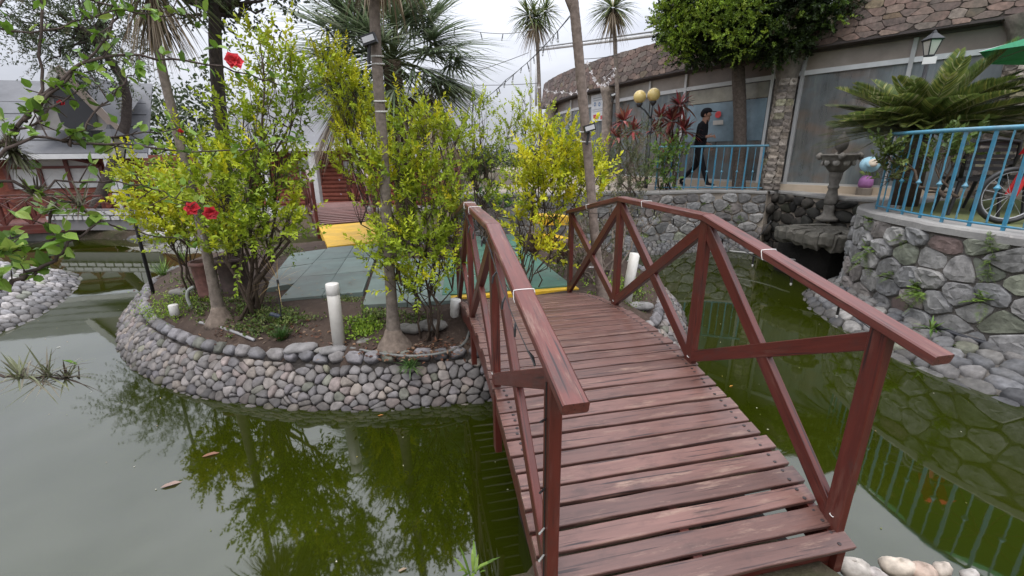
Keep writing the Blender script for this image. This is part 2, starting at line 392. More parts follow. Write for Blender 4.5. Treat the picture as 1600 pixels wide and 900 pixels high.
def lay_stones(parent, cl, gap, hfun, place, pal, mat, name='stone', limit=300, near=True, rnd=1, nv=8, dome=True, seed=3, sink=.02, smooth=True):
    R = random.Random(seed); items = []
    for P, c in cl:
        h = hfun(R); w = np.array(place(c[0], c[1], 0)); items.append((np.linalg.norm(w-CAM), P, c, h))
    items.sort(key=lambda t: t[0]); rest = MB()
    for k, (d, P, c, h) in enumerate(items):
        v, f = stone_mesh(P, c, gap, h, place, rnd, nv, sink, dome, R); col = pick(R, pal); zc_ = place(c[0], c[1], 0)[2]; wet = .5 if zc_ < WZ+.035 else 1.; col = tuple(x*wet for x in col); col = (col[0]*.88, col[1]*.95, col[2]*.76) if R.random() < .06 else col
        if k < limit: MB().add(v, f, col).build(name, mat, parent, smooth)
        else: rest.add(v, f, col)
    if rest.f: tag(rest.build(name+'s', mat, parent, smooth), kind='stuff')
def ring_part(P, p_from, p_to):
    """piece of closed line from the vertex nearest p_from to that nearest p_to, in order"""
    i = int(np.argmin(np.hypot(*(P-np.array(p_from)).T))); j = int(np.argmin(np.hypot(*(P-np.array(p_to)).T)))
    return np.concatenate([P[i:], P[:j+1]]) if j < i else P[i:j+1]
# ---- cobbled border of the island: a battered band from under the water to the rim
line = Line(ring_part(ISLE_S, (-4.75, 7.0), (3.45, 5.6)))     # anticlockwise: left side, front, right side
def isle_band(s, t, h):
    p, n, tg = line.at(s); k = t/.60     # t: 0 at the foot .. .6 at the rim
    # bulging batter
    off = -.40*k**1.25; z = WZ-.06+.43*k; nrm = np.array([n[0]*.72, n[1]*.72, .69]); q = np.array([p[0]+n[0]*off, p[1]+n[1]*off, z]); return q+nrm*h
isl_b = thing('cobble_border', 'low sloping border of rounded grey river cobbles holding the island soil', 'stone border', (-1.2, 2.5, WZ))
DMORT = mat_ground('dark_mortar', (.06, .052, .045), (.035, .03, .027), (.11, .095, .08), 6., .9)
bk = MB(); ns = 120
for i in range(ns+1):
    for k in range(5): bk.v.append(tuple(isle_band(line.L*i/ns, .62*k/4-.03, -.015)))
for i in range(ns):
    for k in range(4): bk.f.append((i*5+k, (i+1)*5+k, (i+1)*5+k+1, i*5+k+1)); bk.c.append((1, 1, 1)); bk.mi.append(0)
bk.build('mortar_bed', DMORT, isl_b, True)
cl = cells(line.L, .49, .094, .084, .62, 11)
lay_stones(isl_b, cl, .0012, lambda R: R.uniform(.012, .038), isle_band, GREYS, STONE, 'cobble', 290, nv=9, seed=5)
cl = cells(line.L, .12, .17, .12, .3, 12, .04, False)
lay_stones(isl_b, cl, .006, lambda R: R.uniform(.035, .06), lambda s, t, h: isle_band(s, t+.50, h), [(.16, .15, .155), (.2, .185, .18), (.13, .125, .13)], STONE, 'rim_stone', 60, seed=6)
# ---- path of green rubber slabs on the island
path = tag(MB().box((-.05, 3.44, -.03), (1.0, 3.445, -.029)).build('path', ISOIL), 'green rubber slab path crossing the island between the bridges', 'path', kind='structure')
SLAB = mat_col('green_slab', .62, .22, 3.5, .35, .004, .5, (.11, .10, .08, .8))
def slab(pts, z=.022, col=(.125, .165, .147)):
    P = [np.array(p) for p in pts]; c = sum(P)/len(P); k = random.uniform(.86, 1.14); hz_ = [z if isle_h(*p) > -.1 else isle_h(*p)+.11 for p in P]; top = [(*(c+(p-c)*.985), q+random.uniform(-.002, .003)) for p, q in zip(P, hz_)]; bot = [(*(c+(p-c)*.985), q-.10) for p, q in zip(P, hz_)]; n = len(P)
    MB().add(top+bot, [tuple(range(n))]+[(i+n, (i+1) % n+n, (i+1) % n, i) for i in range(n)], tuple(x*k for x in col)).build('slab', SLAB, path)
def A2(u, v, z=.02): return at(u, v, z)[:2]
# the left arm: rows of slabs toward the far footbridge
def quad_rows(corners, nu, nv):
    a, b, c, d = [np.array(x) for x in corners]
    for i in range(nu):
        for j in range(nv):
            f = lambda s, t: (a*(1-s)+b*s)*(1-t)+(d*(1-s)+c*s)*t
            slab([f(i/nu, j/nv), f((i+1)/nu, j/nv), f((i+1)/nu, (j+1)/nv), f(i/nu, (j+1)/nv)])
quad_rows([A2(436, 468), A2(567, 457), A2(594, 380), A2(512, 387)], 2, 3)
_a, _d = A2(436, 468), A2(512, 387); quad_rows([A2(410, 452), _a+(_d-_a)*.22, _a+(_d-_a)*.97, A2(455, 396)], 1, 2)
quad_rows([A2(566, 477), A2(705, 470), A2(700, 405), A2(590, 403)], 2, 2)
# the right arm, seen past the near bridge, greener
def gs(pts): slab(pts, .03, (.05, .145, .10))
def grow(corners, nu, nv):
    a, b, c, d = [np.array(x) for x in corners]
    for i in range(nu):
        for j in range(nv):
            f = lambda s, t: (a*(1-s)+b*s)*(1-t)+(d*(1-s)+c*s)*t
            gs([f(i/nu, j/nv), f((i+1)/nu, j/nv), f((i+1)/nu, (j+1)/nv), f(i/nu, (j+1)/nv)])
grow([A2(690, 462), A2(895, 447), A2(815, 385), A2(700, 395)], 2, 3)
grow([A2(735, 392), A2(815, 384), A2(800, 366), A2(740, 370)], 1, 2)
YEL = mat_col('yellow_paint', .6, .18, 5., .25, .003, .4, (.35, .25, .08, .4))
yr = thing('yellow_ramp', 'flat yellow painted ramp where the far footbridge meets the path', 'ramp', (-1.6, 8.2, 0.))
a, b, c, d = A2(512, 386, .03), A2(598, 376, .03), A2(582, 346, .06), A2(498, 353, .06)
MB().add([(*a, .034), (*b, .034), (*c, .06), (*d, .06), (*a, -.12), (*b, -.12), (*c, -.12), (*d, -.12)], [(0, 1, 2, 3), (4, 5, 1, 0), (5, 6, 2, 1), (6, 7, 3, 2), (7, 4, 0, 3)], (.62, .36, .02)).build('ramp_plate', YEL, yr)
ys = thing('yellow_strip', 'narrow yellow edge strip at the far foot of the brown bridge', 'edge strip', (.6, 3.5, -.05))
MB().box((-.12, 3.485, -.06), (1.42, 3.60, .012), (.62, .38, .02)).build('strip', YEL, ys)
# ================================================================ the brown bridge
ST_Y = [0., 1.0787, 2.1992, 3.3834]; ST_Z = [0., .246, .246, 0.]
def deck_z(y): return .283*(1-((y-1.692)/1.692)**2)
bridge = thing('footbridge', 'arched footbridge of red brown painted planks with crossed railings', 'bridge', (.65, 1.69, WZ))
PAINT = (.088, .0175, .0115); PAINT_SHEEN = (.122, .06, .048)  # planks: same paint, sky sheen mixed in as a paler, greyer colour
R = random.Random(4)
y = -.055; k = 0
while y < 3.44:
    w = R.uniform(.076, .088); y0, y1 = y, y+w; ym = (y0+y1)/2; z = deck_z(ym); sl = math.atan((deck_z(y1)-deck_z(y0))/w)
    x0, x1 = R.uniform(-.012, .006), 1.302+R.uniform(-.012, .01); kk = R.uniform(.72, 1.28); t = R.uniform(-.004, .004)
    o = board('plank', (x0, ym-t, z-.014), (x1, ym+t, z-.014), w, .028, WOOD, bridge, (0, -math.sin(sl), math.cos(sl)), .003, (PAINT_SHEEN[0]*kk, PAINT_SHEEN[1]*kk, PAINT_SHEEN[2]*kk, R.choice([.4, .8, 1., 1.])), 9, .0022)
    for xx in (.055, 1.235):
        for dy in (-.02, .02):
            nm = MB().lathe([(.0085, 0), (.0085, .0024), (.004, .0034)], (xx+R.uniform(-.006, .006), ym+dy+R.uniform(-.006, .006), deck_z(ym+dy)-.0005), 8, (.03, .022, .022)); nm.build('nail', PLAIN, o)
    y = y1+R.uniform(.008, .017); k += 1
def curved_beam(name, xa, xb, top, bot):
    mb = MB(); n = 24; ys = [-.03+3.45*i/n for i in range(n+1)]; pr = []
    for yy in ys: pr += [(xa, yy, deck_z(yy)-top), (xb, yy, deck_z(yy)-top), (xb, yy, deck_z(yy)-bot), (xa, yy, deck_z(yy)-bot)]
    fs = [(i*4+j, i*4+(j+1) % 4, (i+1)*4+(j+1) % 4, (i+1)*4+j) for i in range(n) for j in range(4)]+[(3, 2, 1, 0), (n*4, n*4+1, n*4+2, n*4+3)]
    mb.add(pr, [f[::-1] for f in fs], (*PAINT, .3)); return mb.build(name, WOOD, bridge)
curved_beam('stringer', .0065, .0465, .0285, .175); curved_beam('stringer', 1.2535, 1.2935, .0285, .175); curved_beam('stringer', .62, .66, .0285, .16)
board('cross_beam', (.05, .02, -.11), (1.25, .02, -.11), .05, .15, WOOD, bridge, col=(*PAINT, .2))
board('cross_beam', (.05, 3.36, -.11), (1.25, 3.36, -.11), .05, .15, WOOD, bridge, col=(*PAINT, .2))
MB().box((.12, -.1, -1.), (1.31, 1.0, -.30), (.02, .017, .015)).build('gap_shade_block', SOIL, bridge)  # near-black block added so the plank gaps look shaded
PW, PD = .042, .070     # post: across, along
foot = [-.95, -.20, -.17, -.30]
for side, xc in ((0, .021), (1, 1.280)):
    tops = []
    for i in range(4):
        yy, zz = ST_Y[i]+PD/2, ST_Z[i]
        o = board('post', (xc, yy, foot[i] if not (side and i == 0) else -.8), (xc, yy, zz+.905), PW, PD, WOOD, bridge, (0, 1, 0), .003, (*PAINT, .18))
        tops.append((xc, yy, zz+.9))
    # crossed braces
    for i in range(3):
        a0 = np.array([xc, ST_Y[i]+PD*.75, ST_Z[i]+.045]); a1 = np.array([xc, ST_Y[i+1]+PD*.25, ST_Z[i+1]+.86])
        b0 = np.array([xc, ST_Y[i]+PD*.75, ST_Z[i]+.85]); b1 = np.array([xc, ST_Y[i+1]+PD*.25, ST_Z[i+1]+.045])
        board('brace', a0, a1, .034, .074, WOOD, bridge, (0, 0, 1), .003, (*PAINT, .2)); board('brace', b0, b1, .0385, .070, WOOD, bridge, (0, 0, 1), .003, (*PAINT, .2))
    # handrail of three lengths
    hz = .92; pts = [(xc, ST_Y[i]+PD/2, ST_Z[i]+hz) for i in range(4)]
    e0 = (xc, -.165, pts[0][2]-.2*.228); e3 = (xc, pts[3][1]+.07, pts[3][2]-.07*.2)
    P = [e0, pts[1], pts[2], e3]; XS = .078/2; H2 = .019
    for i in range(3):
        a, b = np.array(P[i]), np.array(P[i+1]); 
        o = board('handrail', a, b, .078, .038, WOOD, bridge, (0, 0, 1), .005, (.115, .033, .025, .7 if side == 0 else .5), 7, .0012)
# ties and the lamp wire
TIE = (.62, .6, .57)
def tie(xc, y, zc, w, h, along=.004):
    pts = []; n = 16
    for k in range(n+1):
        th = 2*math.pi*k/n; cx = max(-1, min(1, 1.35*math.cos(th))); cz = max(-1, min(1, 1.35*math.sin(th))); pts.append((xc+cx*(w/2+.002), y+.01*math.sin(th*1.), zc+cz*(h/2+.002)))
    MB().tube(pts, .0021, 4, TIE, False).build('cable_tie', PLAIN, bridge)
def rail_c(side, y):
    z = np.interp(y, [-.165, ST_Y[1]+.035, ST_Y[2]+.035, 3.49], [.875, 1.166, 1.166, .906]); return (.021 if side == 0 else 1.28), z
for side, yy in ((0, .42), (0, .98+.85), (1, .62), (1, 1.82), (0, 2.12), (1, 2.9)):
    xc, z = rail_c(side, yy); tie(xc, yy, z, .080, .041)
for side, yy, zz in ((0, 1.11, .32), (1, 1.11, .285), (1, .035, .06), (1, 2.23, .29), (0, 2.23, .6), (1, 3.42, .5), (1, 2.8, .45), (0, 3.42, .6)):
    tie(.021 if side == 0 else 1.28, yy, zz, .048, .0)
sl_ = thing('lamp_wire', 'thin dark wire of tiny lamp sockets fixed along the left railing of the brown bridge', 'string lights', (-.01, .04, .8))
pts = []
for t in np.linspace(0, 1, 40): 
    yy = 3.2-3.1*t; xc, z = rail_c(0, yy); pts.append((-.022, yy, z-.04-.05*abs(math.sin(t*9))))
MB().tube(pts, .0025, 4, (.012, .012, .012)).build('wire', PLAIN, sl_)
MB().tube([(-.003, .033, .85), (-.004, .03, .6), (-.003, .032, .3), (-.004, .03, .0)], .0028, 4, (.012, .012, .012)).build('wire', PLAIN, sl_)
for t in np.linspace(.03, .97, 16):
    yy = 3.2-3.1*t; xc, z = rail_c(0, yy); zz = z-.04-.05*abs(math.sin(t*9)); dx = R.uniform(-.02, .03); MB().tube([(-.022, yy, zz), (-.022+dx, yy-.012, zz-.02), (-.022+dx*1.4, yy-.02, zz-.05)], [.004, .006, .0045], 6, (.012, .012, .012)).build('socket', PLAIN, sl_)
for zz in (.72, .45, .28, .16):
    MB().tube([(-.004, .03, zz), (-.03, -.0, zz+.012)], .004, 5, (.3, .3, .28) if zz < .3 else (.015, .015, .015)).build('socket', PLAIN, sl_)
sr_ = thing('lamp_wire', 'thin dark wire of tiny lamp sockets drooping under the right handrail of the brown bridge', 'string lights', (1.33, .04, .8))
pts = []
for t in np.linspace(0, 1, 30):
    yy = 3.2-3.1*t; xc, z = rail_c(1, yy); pts.append((1.322, yy, z-.03-.06*abs(math.sin(t*7))))
MB().tube(pts, .0022, 4, (.012, .012, .012)).build('wire', PLAIN, sr_)
for t in np.linspace(.05, .95, 12):
    yy = 3.2-3.1*t; xc, z = rail_c(1, yy); zz = z-.03-.06*abs(math.sin(t*7)); q = MB().tube([(1.322, yy, zz), (1.322, yy, zz-.045)], .005, 6, (.012, .012, .012)).build('socket', PLAIN, sr_)
    MB().lathe([(.003, -.008), (.005, 0), (.003, .005)], (1.322, yy, zz-.05), 6, (.7, .7, .65)).build('bulb', GLOSS, q)
# ================================================================ terraces, stone walls
TB = .70; TR = .74
GREYW = [(.25, .243, .235), (.205, .202, .2), (.28, .27, .255), (.23, .222, .215), (.18, .174, .168), (.24, .212, .195), (.265, .253, .24)]
FLOOR = mat_ground('terrace_tile', (.34, .29, .235), (.27, .23, .19), (.4, .35, .29), 3., .1)
TURF = mat_ground('green_floor', (.13, .155, .06), (.16, .165, .085), (.10, .12, .05), 5., .2)
def prism(name, P, z0, z1, mat, parent=None):
    P = [tuple(p[:2]) for p in P]; n = len(P); a = sum(P[i][0]*P[(i+1) % n][1]-P[(i+1) % n][0]*P[i][1] for i in range(n))
    if a < 0: P = P[::-1]
    vs = [(*p, z1) for p in P]+[(*p, z0) for p in P]
    return MB().add(vs, [tuple(range(n))]+[(i, i+n, (i+1) % n+n, (i+1) % n) for i in range(n)], (1, 1, 1)).build(name, mat, parent)
def wall_place(ln, z0, batter=.0, rough=0.):
    def f(s, t, h):
        p, n, tg = ln.at(s); o = h-batter*t; return np.array([p[0]+n[0]*o, p[1]+n[1]*o, z0+t])
    return f
def backing(ln, z0, z1, parent, name='mortar', off=.0, step=.15, batter=0.):
    mb = MB(); n = max(2, int(ln.L/step))
    for i in range(n+1):
        p, nn, _ = ln.at(ln.L*i/n); mb.v += [(p[0]+nn[0]*off, p[1]+nn[1]*off, z0), (p[0]+nn[0]*(off-batter*(z1-z0)), p[1]+nn[1]*(off-batter*(z1-z0)), z1)]
    for i in range(n): mb.f.append((2*i, 2*i+2, 2*i+3, 2*i+1)); mb.c.append((1, 1, 1)); mb.mi.append(0)
    return mb.build(name, MORTAR, parent)
def coping(ln, z0, z1, over, deep, parent, mat=CONC, name='coping', step=.2):
    mb = MB(); n = max(2, int(ln.L/step)); rr = random.Random(2)
    for i in range(n+1):
        p, nn, _ = ln.at(ln.L*i/n); o = over+rr.uniform(-.012, .012); zz = z1+rr.uniform(-.006, .006)
        for d, z in ((-deep, zz), (o-.02, zz), (o, zz-.025), (o, z0), (-deep, z0)): mb.v.append((p[0]+nn[0]*d, p[1]+nn[1]*d, z))
    for i in range(n):
        for k in range(5): a = i*5; b = a+5; mb.f.append((a+k, a+(k+1) % 5, b+(k+1) % 5, b+k)); mb.c.append((1, 1, 1)); mb.mi.append(0)
    return mb.build(name, mat, parent, False)
# --- round terrace on the right
RW = chaikin([(8.6, 5.0), (7.6, 4.72), (6.5, 4.42), (5.86, 4.08), (5.55, 3.55), (5.26, 2.8), (5.15, 2.2), (5.13, 1.6), (5.3, .9), (5.7, .1), (6.6, -.7)], 2, False)
rline = Line(RW)
rw = thing('retaining_wall', 'curved retaining wall of big grey fieldstones under the round terrace', 'stone wall', (5.2, 2.2, -.4))
backing(rline, -.5, TR-.08, rw, off=.018)
RED = GREYW*2+[(.20, .145, .13), (.23, .228, .225)]
lay_stones(rw, cells(rline.L, 1.10, .32, .225, .44, 31), .007, lambda R: R.uniform(.025, .085), wall_place(rline, -.44), RED, ROCK, 'stone', 200, rnd=1, nv=14, dome='flat', seed=32, smooth=False)
coping(rline, TR-.085, TR+.004, .045, .42, rw)
tag(prism('terrace', [*RW, (9., -.7), (16, 0), (16, 6), (9.5, 5.2)], -.6, TR-.004, TURF), 'greenish floor of the round raised terrace', 'floor', kind='structure')
# --- back terrace wall
bp = [at(u, v, TB)[:2] for u, v in ((700, 304), (790, 304), (900, 302), (1020, 300), (1100, 297), (1160, 297), (1200, 299))]
bline = Line(chaikin(bp, 1, False))
bw = thing('retaining_wall', 'low retaining wall of mixed grey stones below the small blue railing', 'stone wall', (*bp[4], -.4))
backing(bline, -.55, TB-.05, bw, off=-.02)
lay_stones(bw, cells(bline.L, 1.08, .33, .21, .4, 41), .010, lambda R: R.uniform(.03, .07), wall_place(bline, -.44), GREYW+[(.16, .15, .145)], ROCK, 'stone', 200, nv=12, dome='flat', seed=42, smooth=False)
coping(bline, TB-.055, TB+.004, .03, .3, bw)
# fountain recess: dark wet rock
E_ = bp[-1]; rec = [E_, (E_[0]+.50, E_[1]+.25), (7.15, 5.75), (7.75, 5.0), (7.9, 4.6)]
al = Line(chaikin(rec, 1, False)); aw = thing('rock_recess', 'dark wet rock recess behind the stone fountain', 'rock wall', (7.2, 5.6, -.3))
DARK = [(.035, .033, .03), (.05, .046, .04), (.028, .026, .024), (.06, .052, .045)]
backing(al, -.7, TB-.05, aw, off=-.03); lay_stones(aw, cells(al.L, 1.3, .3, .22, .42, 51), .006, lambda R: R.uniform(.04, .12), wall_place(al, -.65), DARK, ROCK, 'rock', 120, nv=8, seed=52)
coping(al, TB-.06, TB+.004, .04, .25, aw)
DARKM = mat_ground('void_shade', (.012, .011, .01), (.02, .018, .016), (.03, .028, .024), 4., .8)  # near-black colour painted for the shaded void under the ledge
# ledge with a row of hanging stone lips
led = thing('stone_ledge', 'weathered cascade ledge of rough stone blocks below the fountain', 'ledge', (6.6, 5.3, 0.))
LP = [at(1213, 352, .28)[:2], at(1250, 360, .28)[:2], at(1300, 366, .28)[:2], at(1350, 366, .28)[:2]]
lln = Line(LP); n_ = 7
R = random.Random(9)
for i in range(n_):
    s0, s1 = lln.L*i/n_, lln.L*(i+1)/n_; p0, nn, tg = lln.at(s0); p1, _, _ = lln.at(s1); w = s1-s0-.012; dz = R.uniform(-.05, .05); kx = R.uniform(.8, 1.2); mb = MB(); vs = []
    for a_ in np.linspace(0, 1, 5):
        q = p0+(p1-p0)*(a_*w/(s1-s0)); bul = R.uniform(-.02, .04)
        for d_, z_ in ((-.95, .27), (-.3, .285), (.0, .265+dz*.3), (.03+bul, .22), (.02+bul, .10), (-.03, .03+dz), (-.3, .02)): vs.append((q[0]+nn[0]*d_, q[1]+nn[1]*d_, z_+R.uniform(-.022, .022)))
    fs = [(i_*7+k, i_*7+(k+1) % 7, (i_+1)*7+(k+1) % 7, (i_+1)*7+k) for i_ in range(4) for k in range(7)]+[tuple(range(6, -1, -1)), tuple(28+k for k in range(7))]
    mb.add(vs, fs, tuple(x*kx for x in (.125, .114, .094))).build('stone_block', ROCK, led, False)
prism('shade_core', [*[tuple(np.array(p)+np.array([.33, .24])) for p in LP], (7.8, 4.9), (7.2, 5.8)], -.8, -.05, DARKM, led)
# --- back terrace floor
tfl = [*[tuple(p) for p in bline.P], *[tuple(p) for p in al.P[1:]], (9.2, 5.1), (14, 4.5), (24, 8), (20, 26), (4.4, 26), (3.6, 14), (2.6, 11.5)]
tag(prism('pavement', tfl, -.9, TB-.006, FLOOR), 'beige tiled floor of the raised terrace along the restaurant', 'floor', kind='structure')
# --- cobble aprons at the wall feet
def apron(name, label, ln, w_in, z_in, z_out, sx, sy, pal, seed, limit=220, hmax=.06, wfun=None):
    t_ = thing(name, label, 'stone border', (*ln.at(ln.L/2)[0], WZ))
    W_ = w_in
    def place(s, t, h):
        p, n, tg = ln.at(s); k = t/W_; wd = wfun(s) if wfun else W_; o = -wd*.0+wd*(k); return np.array([p[0]+n[0]*o, p[1]+n[1]*o, z_in+(z_out-z_in)*k**1.2+h])
    mb = MB(); n = int(ln.L/.15)
    for i in range(n+1):
        for k in range(4): mb.v.append(tuple(place(ln.L*i/n, W_*k/3, -.02)))
    for i in range(n):
        for k in range(3): mb.f.append((i*4+k, (i+1)*4+k, (i+1)*4+k+1, i*4+k+1)[::-1]); mb.c.append((1, 1, 1)); mb.mi.append(0)
    mb.build('mortar_bed', MORTAR, t_, True)
    lay_stones(t_, cells(ln.L, W_, sx, sy, .4, seed), .006, lambda R: R.uniform(.025, hmax), place, pal, STONE, 'cobble', limit, seed=seed)
    return t_
FLAT = [(.15, .147, .148), (.12, .119, .123), (.18, .172, .162), (.14, .132, .127), (.1, .1, .103), (.195, .183, .17)]
r2 = Line(RW[(RW[:, 1] < 4.35)])
apron('cobble_border', 'sloping apron of flat grey cobbles at the foot of the curved terrace wall', r2, .72, -.34, -.68, .20, .13, FLAT, 61, 200, .05, lambda s: .72 if s > 1.2 else .42+.25*s)
b2 = Line(np.array([p for p in bline.P]))
apron('cobble_border', 'strip of small pale pebbles along the foot of the back terrace wall', b2, .5, -.40, -.66, .11, .10, FLAT, 62, 220, .04)
# --- left bank
LBP = chaikin([(-7.3, 9.0), (-6.75, 8.6), (-6.35, 8.0), (-5.85, 6.95), (-5.55, 5.65), (-5.66, 5.1), (-5.75, 4.2), (-5.6, 3.2)], 2, False)
lbl = Line(LBP[::-1])
def lb_rev(ln): return ln
lb = thing('cobble_border', 'broad bank of pale flat cobbles on the left shore', 'stone border', (-6.1, 7, WZ))
def lb_place(s, t, h):
    p, n, tg = lbl.at(s); k = t/1.0; return np.array([p[0]-n[0]*k*1.0*1, p[1]-n[1]*k*1.0, WZ-.07+.42*k**.8+h])
# travel is toward -y reversed: make sure the bank climbs away from the water
_p, _n, _ = lbl.at(2.); 
if _n[0] < 0:
    lbl = Line(LBP)
mb = MB(); n = 50
for i in range(n+1):
    for k in range(5): mb.v.append(tuple(lb_place(lbl.L*i/n, 1.15*k/4-.05, -.02)))
for i in range(n):
    for k in range(4): mb.f.append((i*5+k, (i+1)*5+k, (i+1)*5+k+1, i*5+k+1)); mb.c.append((1, 1, 1)); mb.mi.append(0)
mb.build('mortar_bed', MORTAR, lb, True)
LPAL = [(.25, .235, .23), (.2, .192, .196), (.29, .27, .258), (.17, .16, .156), (.13, .126, .126)]
lay_stones(lb, cells(lbl.L, .8, .19, .105, .4, 71), .006, lambda R: R.uniform(.02, .045), lb_place, LPAL, STONE, 'cobble', 260, seed=72)
lay_stones(lb, cells(lbl.L, .18, .34, .18, .3, 73, 0, False), .01, lambda R: R.uniform(.06, .1), lambda s, t, h: lb_place(s, t+.80, h), [(.3, .285, .28), (.24, .23, .235)], STONE, 'rim_stone', 60, seed=74)
tag(prism('paving', [lb_place(lbl.L*i/14, 1.0, 0)[:2] for i in range(15)]+[(-10, 3.), (-12.5, 9.0), (-9.5, 9.7)], -.7, WZ+.37, CONC), 'pale concrete paving behind the cobbles of the left shore', 'paving', kind='structure')
# pale boulders on the near bank beside the post
R = random.Random(15)
def boulder(p, r, col, name='boulder', label='', group=None, sq=.6, mat=STONE, ang=0.):
    vs, fs = [], []; n, mm = 12, 7; cs, sn = math.cos(ang), math.sin(ang)
    ph = [R.uniform(0, 6) for _ in range(4)]
    for i in range(mm+1):
        a = math.pi*i/mm
        for k in range(n):
            b = 2*math.pi*k/n; rr = 1+.13*math.sin(2*b+ph[0])+.08*math.sin(3*b+a*2+ph[1])+.06*math.sin(2*a+ph[2]); x, y, z = r*rr*math.sin(a)*math.cos(b)*1.25, r*rr*math.sin(a)*math.sin(b)*.85, r*sq*rr*math.cos(a); vs.append((p[0]+x*cs-y*sn, p[1]+x*sn+y*cs, p[2]+z))
    for i in range(mm):
        for k in range(n): fs.append((i*n+k, (i+1)*n+k, (i+1)*n+(k+1) % n, i*n+(k+1) % n))
    o = MB().add(vs, fs, col).build(name, mat, None, True); return tag(o, label, 'stone', group)
NB = 'pale stones lining the near bank'
for u, v, r, c, lb_ in ((1252, 897, .050, (.42, .37, .31), 'small cream stone on the near bank just under the bridge end'), (1335, 889, .060, (.46, .42, .37), 'pale stone wedged against the foot of the near right bridge post'),
                    (1403, 886, .062, (.52, .45, .37), 'large cream stone second out from the near right bridge post'), (1442, 893, .05, (.46, .35, .28), 'pinkish pale stone between two cream ones on the near bank'), (1472, 889, .042, (.5, .43, .36), 'round cream stone at the water edge of the near bank'), (1370, 898, .04, (.5, .45, .42), 'low whitish stone in front of the larger cream ones'), (1515, 899, .035, (.4, .37, .34), 'grey white stone at the outer end of the near bank row'), (1292, 899, .045, (.07, .065, .06), 'dark stone below the bridge end')):
    p = at(u, v, -.36); boulder(p, r, c, 'boulder', lb_, NB, .72, STONE, R.uniform(-.6, .6))
# ================================================================ blue railings
def railing(label, P3, h, pitch, group=None, loc=None, end_post=True):
    P = np.asarray(P3, float); S = arc_len(P[:, :2]); t_ = thing('railing', label, 'railing', loc if loc is not None else P[0], group)
    BL = (.04, .20, .31); BL2 = (.055, .24, .35); Rr = random.Random(5)
    def pos(s): return np.array([np.interp(s, S, P[:, k]) for k in range(3)])
    n = int(S[-1]/.12); rail = [pos(S[-1]*i/n)+np.array([0, 0, h]) for i in range(n+1)]
    MB().tube(rail, .024, 8, (.085, .26, .36)).build('top_rail', METAL, t_, True); MB().tube([p+np.array([0, 0, -h+.05]) for p in rail], .013, 6, BL).build('bottom_rail', METAL, t_, True)
    k = 0; s = .03
    while s < S[-1]:
        p = pos(s)
        if k % 2 == 0:
            t2 = pos(s+.02)-p; a = math.atan2(t2[1], t2[0]); M = T(*p) @ Matrix.Rotation(a, 4, 'Z')
            MB().box((-.016, -.008, .0), (.016, .008, h-.012), BL, M).build('bar', METAL, t_)
        else:
            mb = MB(); m_ = 26; pts = []
            q = [(p[0]+.0012*math.cos(j*1.2), p[1]+.0012*math.sin(j*1.2), p[2]+.05+(h-.06)*j/m_) for j in range(m_+1)]
            mb.tube(q, [.0075+(.0018 if j % 2 else 0) for j in range(m_+1)], 6, BL2); o = mb.build('twisted_bar', METAL, t_, True)
            zc = p[2]+h*.42; MB().lathe([(.008, -.035), (.013, -.026), (.014, -.018), (.028, -.006), (.03, .0), (.02, .008), (.012, .026), (.008, .034)], (p[0], p[1], zc), 10, BL2).build('collar', METAL, o, True)
        k += 1; s += pitch
    return t_
sp = [at(u, v, TB)[:2] for u, v in ((1022, 296.4), (1060, 296.2), (1130, 296.2), (1204, 297.6))]
railing('short turquoise railing on the back terrace wall in front of the window', [(*p, TB+.0) for p in chaikin(sp, 1, False)], .93, .155)
RI = [(p[0]+.13*(8.15-p[0])/3., p[1]+.13*(2.1-p[1])/3., TR) for p in RW if p[1] < 3.95]
railing('long curved turquoise railing round the edge of the round terrace', RI, .98, .152)
# ================================================================ round restaurant
BC = np.array([25.4, 16.]); BR = 20.
def bpt(phi, r=BR): return np.array([BC[0]-r*math.cos(phi), BC[1]-r*math.sin(phi)])
def phi_u(u, r=BR, v=200):
    d = ray(u, v); h = d[:2]/np.hypot(*d[:2]); o = CAM[:2]-BC; b = o @ h; c = o @ o-r*r; D = max(b*b-c, 0); t = -b-math.sqrt(D); p = CAM[:2]+h*t-BC; return math.atan2(-p[1], -p[0])
bld = thing('restaurant', 'round restaurant with tall steamed windows with painted-in reflections under a crazy paved stone fascia', 'building', (*bpt(.4), TB))
PH0, PH1 = -.16, .92
def arc_strip(name, r0, z0, r1, z1, mat, col=(1, 1, 1), p0=PH0, p1=PH1, n=60, z1b=None, parent=None):
    mb = MB()
    for i in range(n+1):
        ph = p0+(p1-p0)*i/n; a = bpt(ph, r0); b = bpt(ph, r1); zz = z1 if z1b is None else z1+(z1b-z1)*i/n; mb.v += [(*a, z0), (*b, zz)]
    for i in range(n): mb.f.append((2*i, 2*i+2, 2*i+3, 2*i+1)); mb.c.append(col); mb.mi.append(0)
    return mb.build(name, mat, parent or bld, True)
def arc_band(name, ra, rb, z0, z1, mat, col, p0=PH0, p1=PH1, n=60, parent=None):
    mb = MB()
    for i in range(n+1):
        ph = p0+(p1-p0)*i/n; a = bpt(ph, ra); b = bpt(ph, rb); mb.v += [(*a, z0), (*b, z0), (*b, z1), (*a, z1)]
    for i in range(n):
        for k in range(4): mb.f.append((i*4+k, (i+1)*4+k, (i+1)*4+(k+1) % 4, i*4+(k+1) % 4)); mb.c.append(col); mb.mi.append(0)
    mb.f += [(0, 1, 2, 3), (n*4+3, n*4+2, n*4+1, n*4)]; mb.c += [col]*2; mb.mi += [0, 0]
    return mb.build(name, mat, parent or bld)
WHITEF = (.58, .585, .58)
arc_band('plinth', BR+.05, BR-.2, TB-.1, .835, PLAIN, (.44, .36, .27))
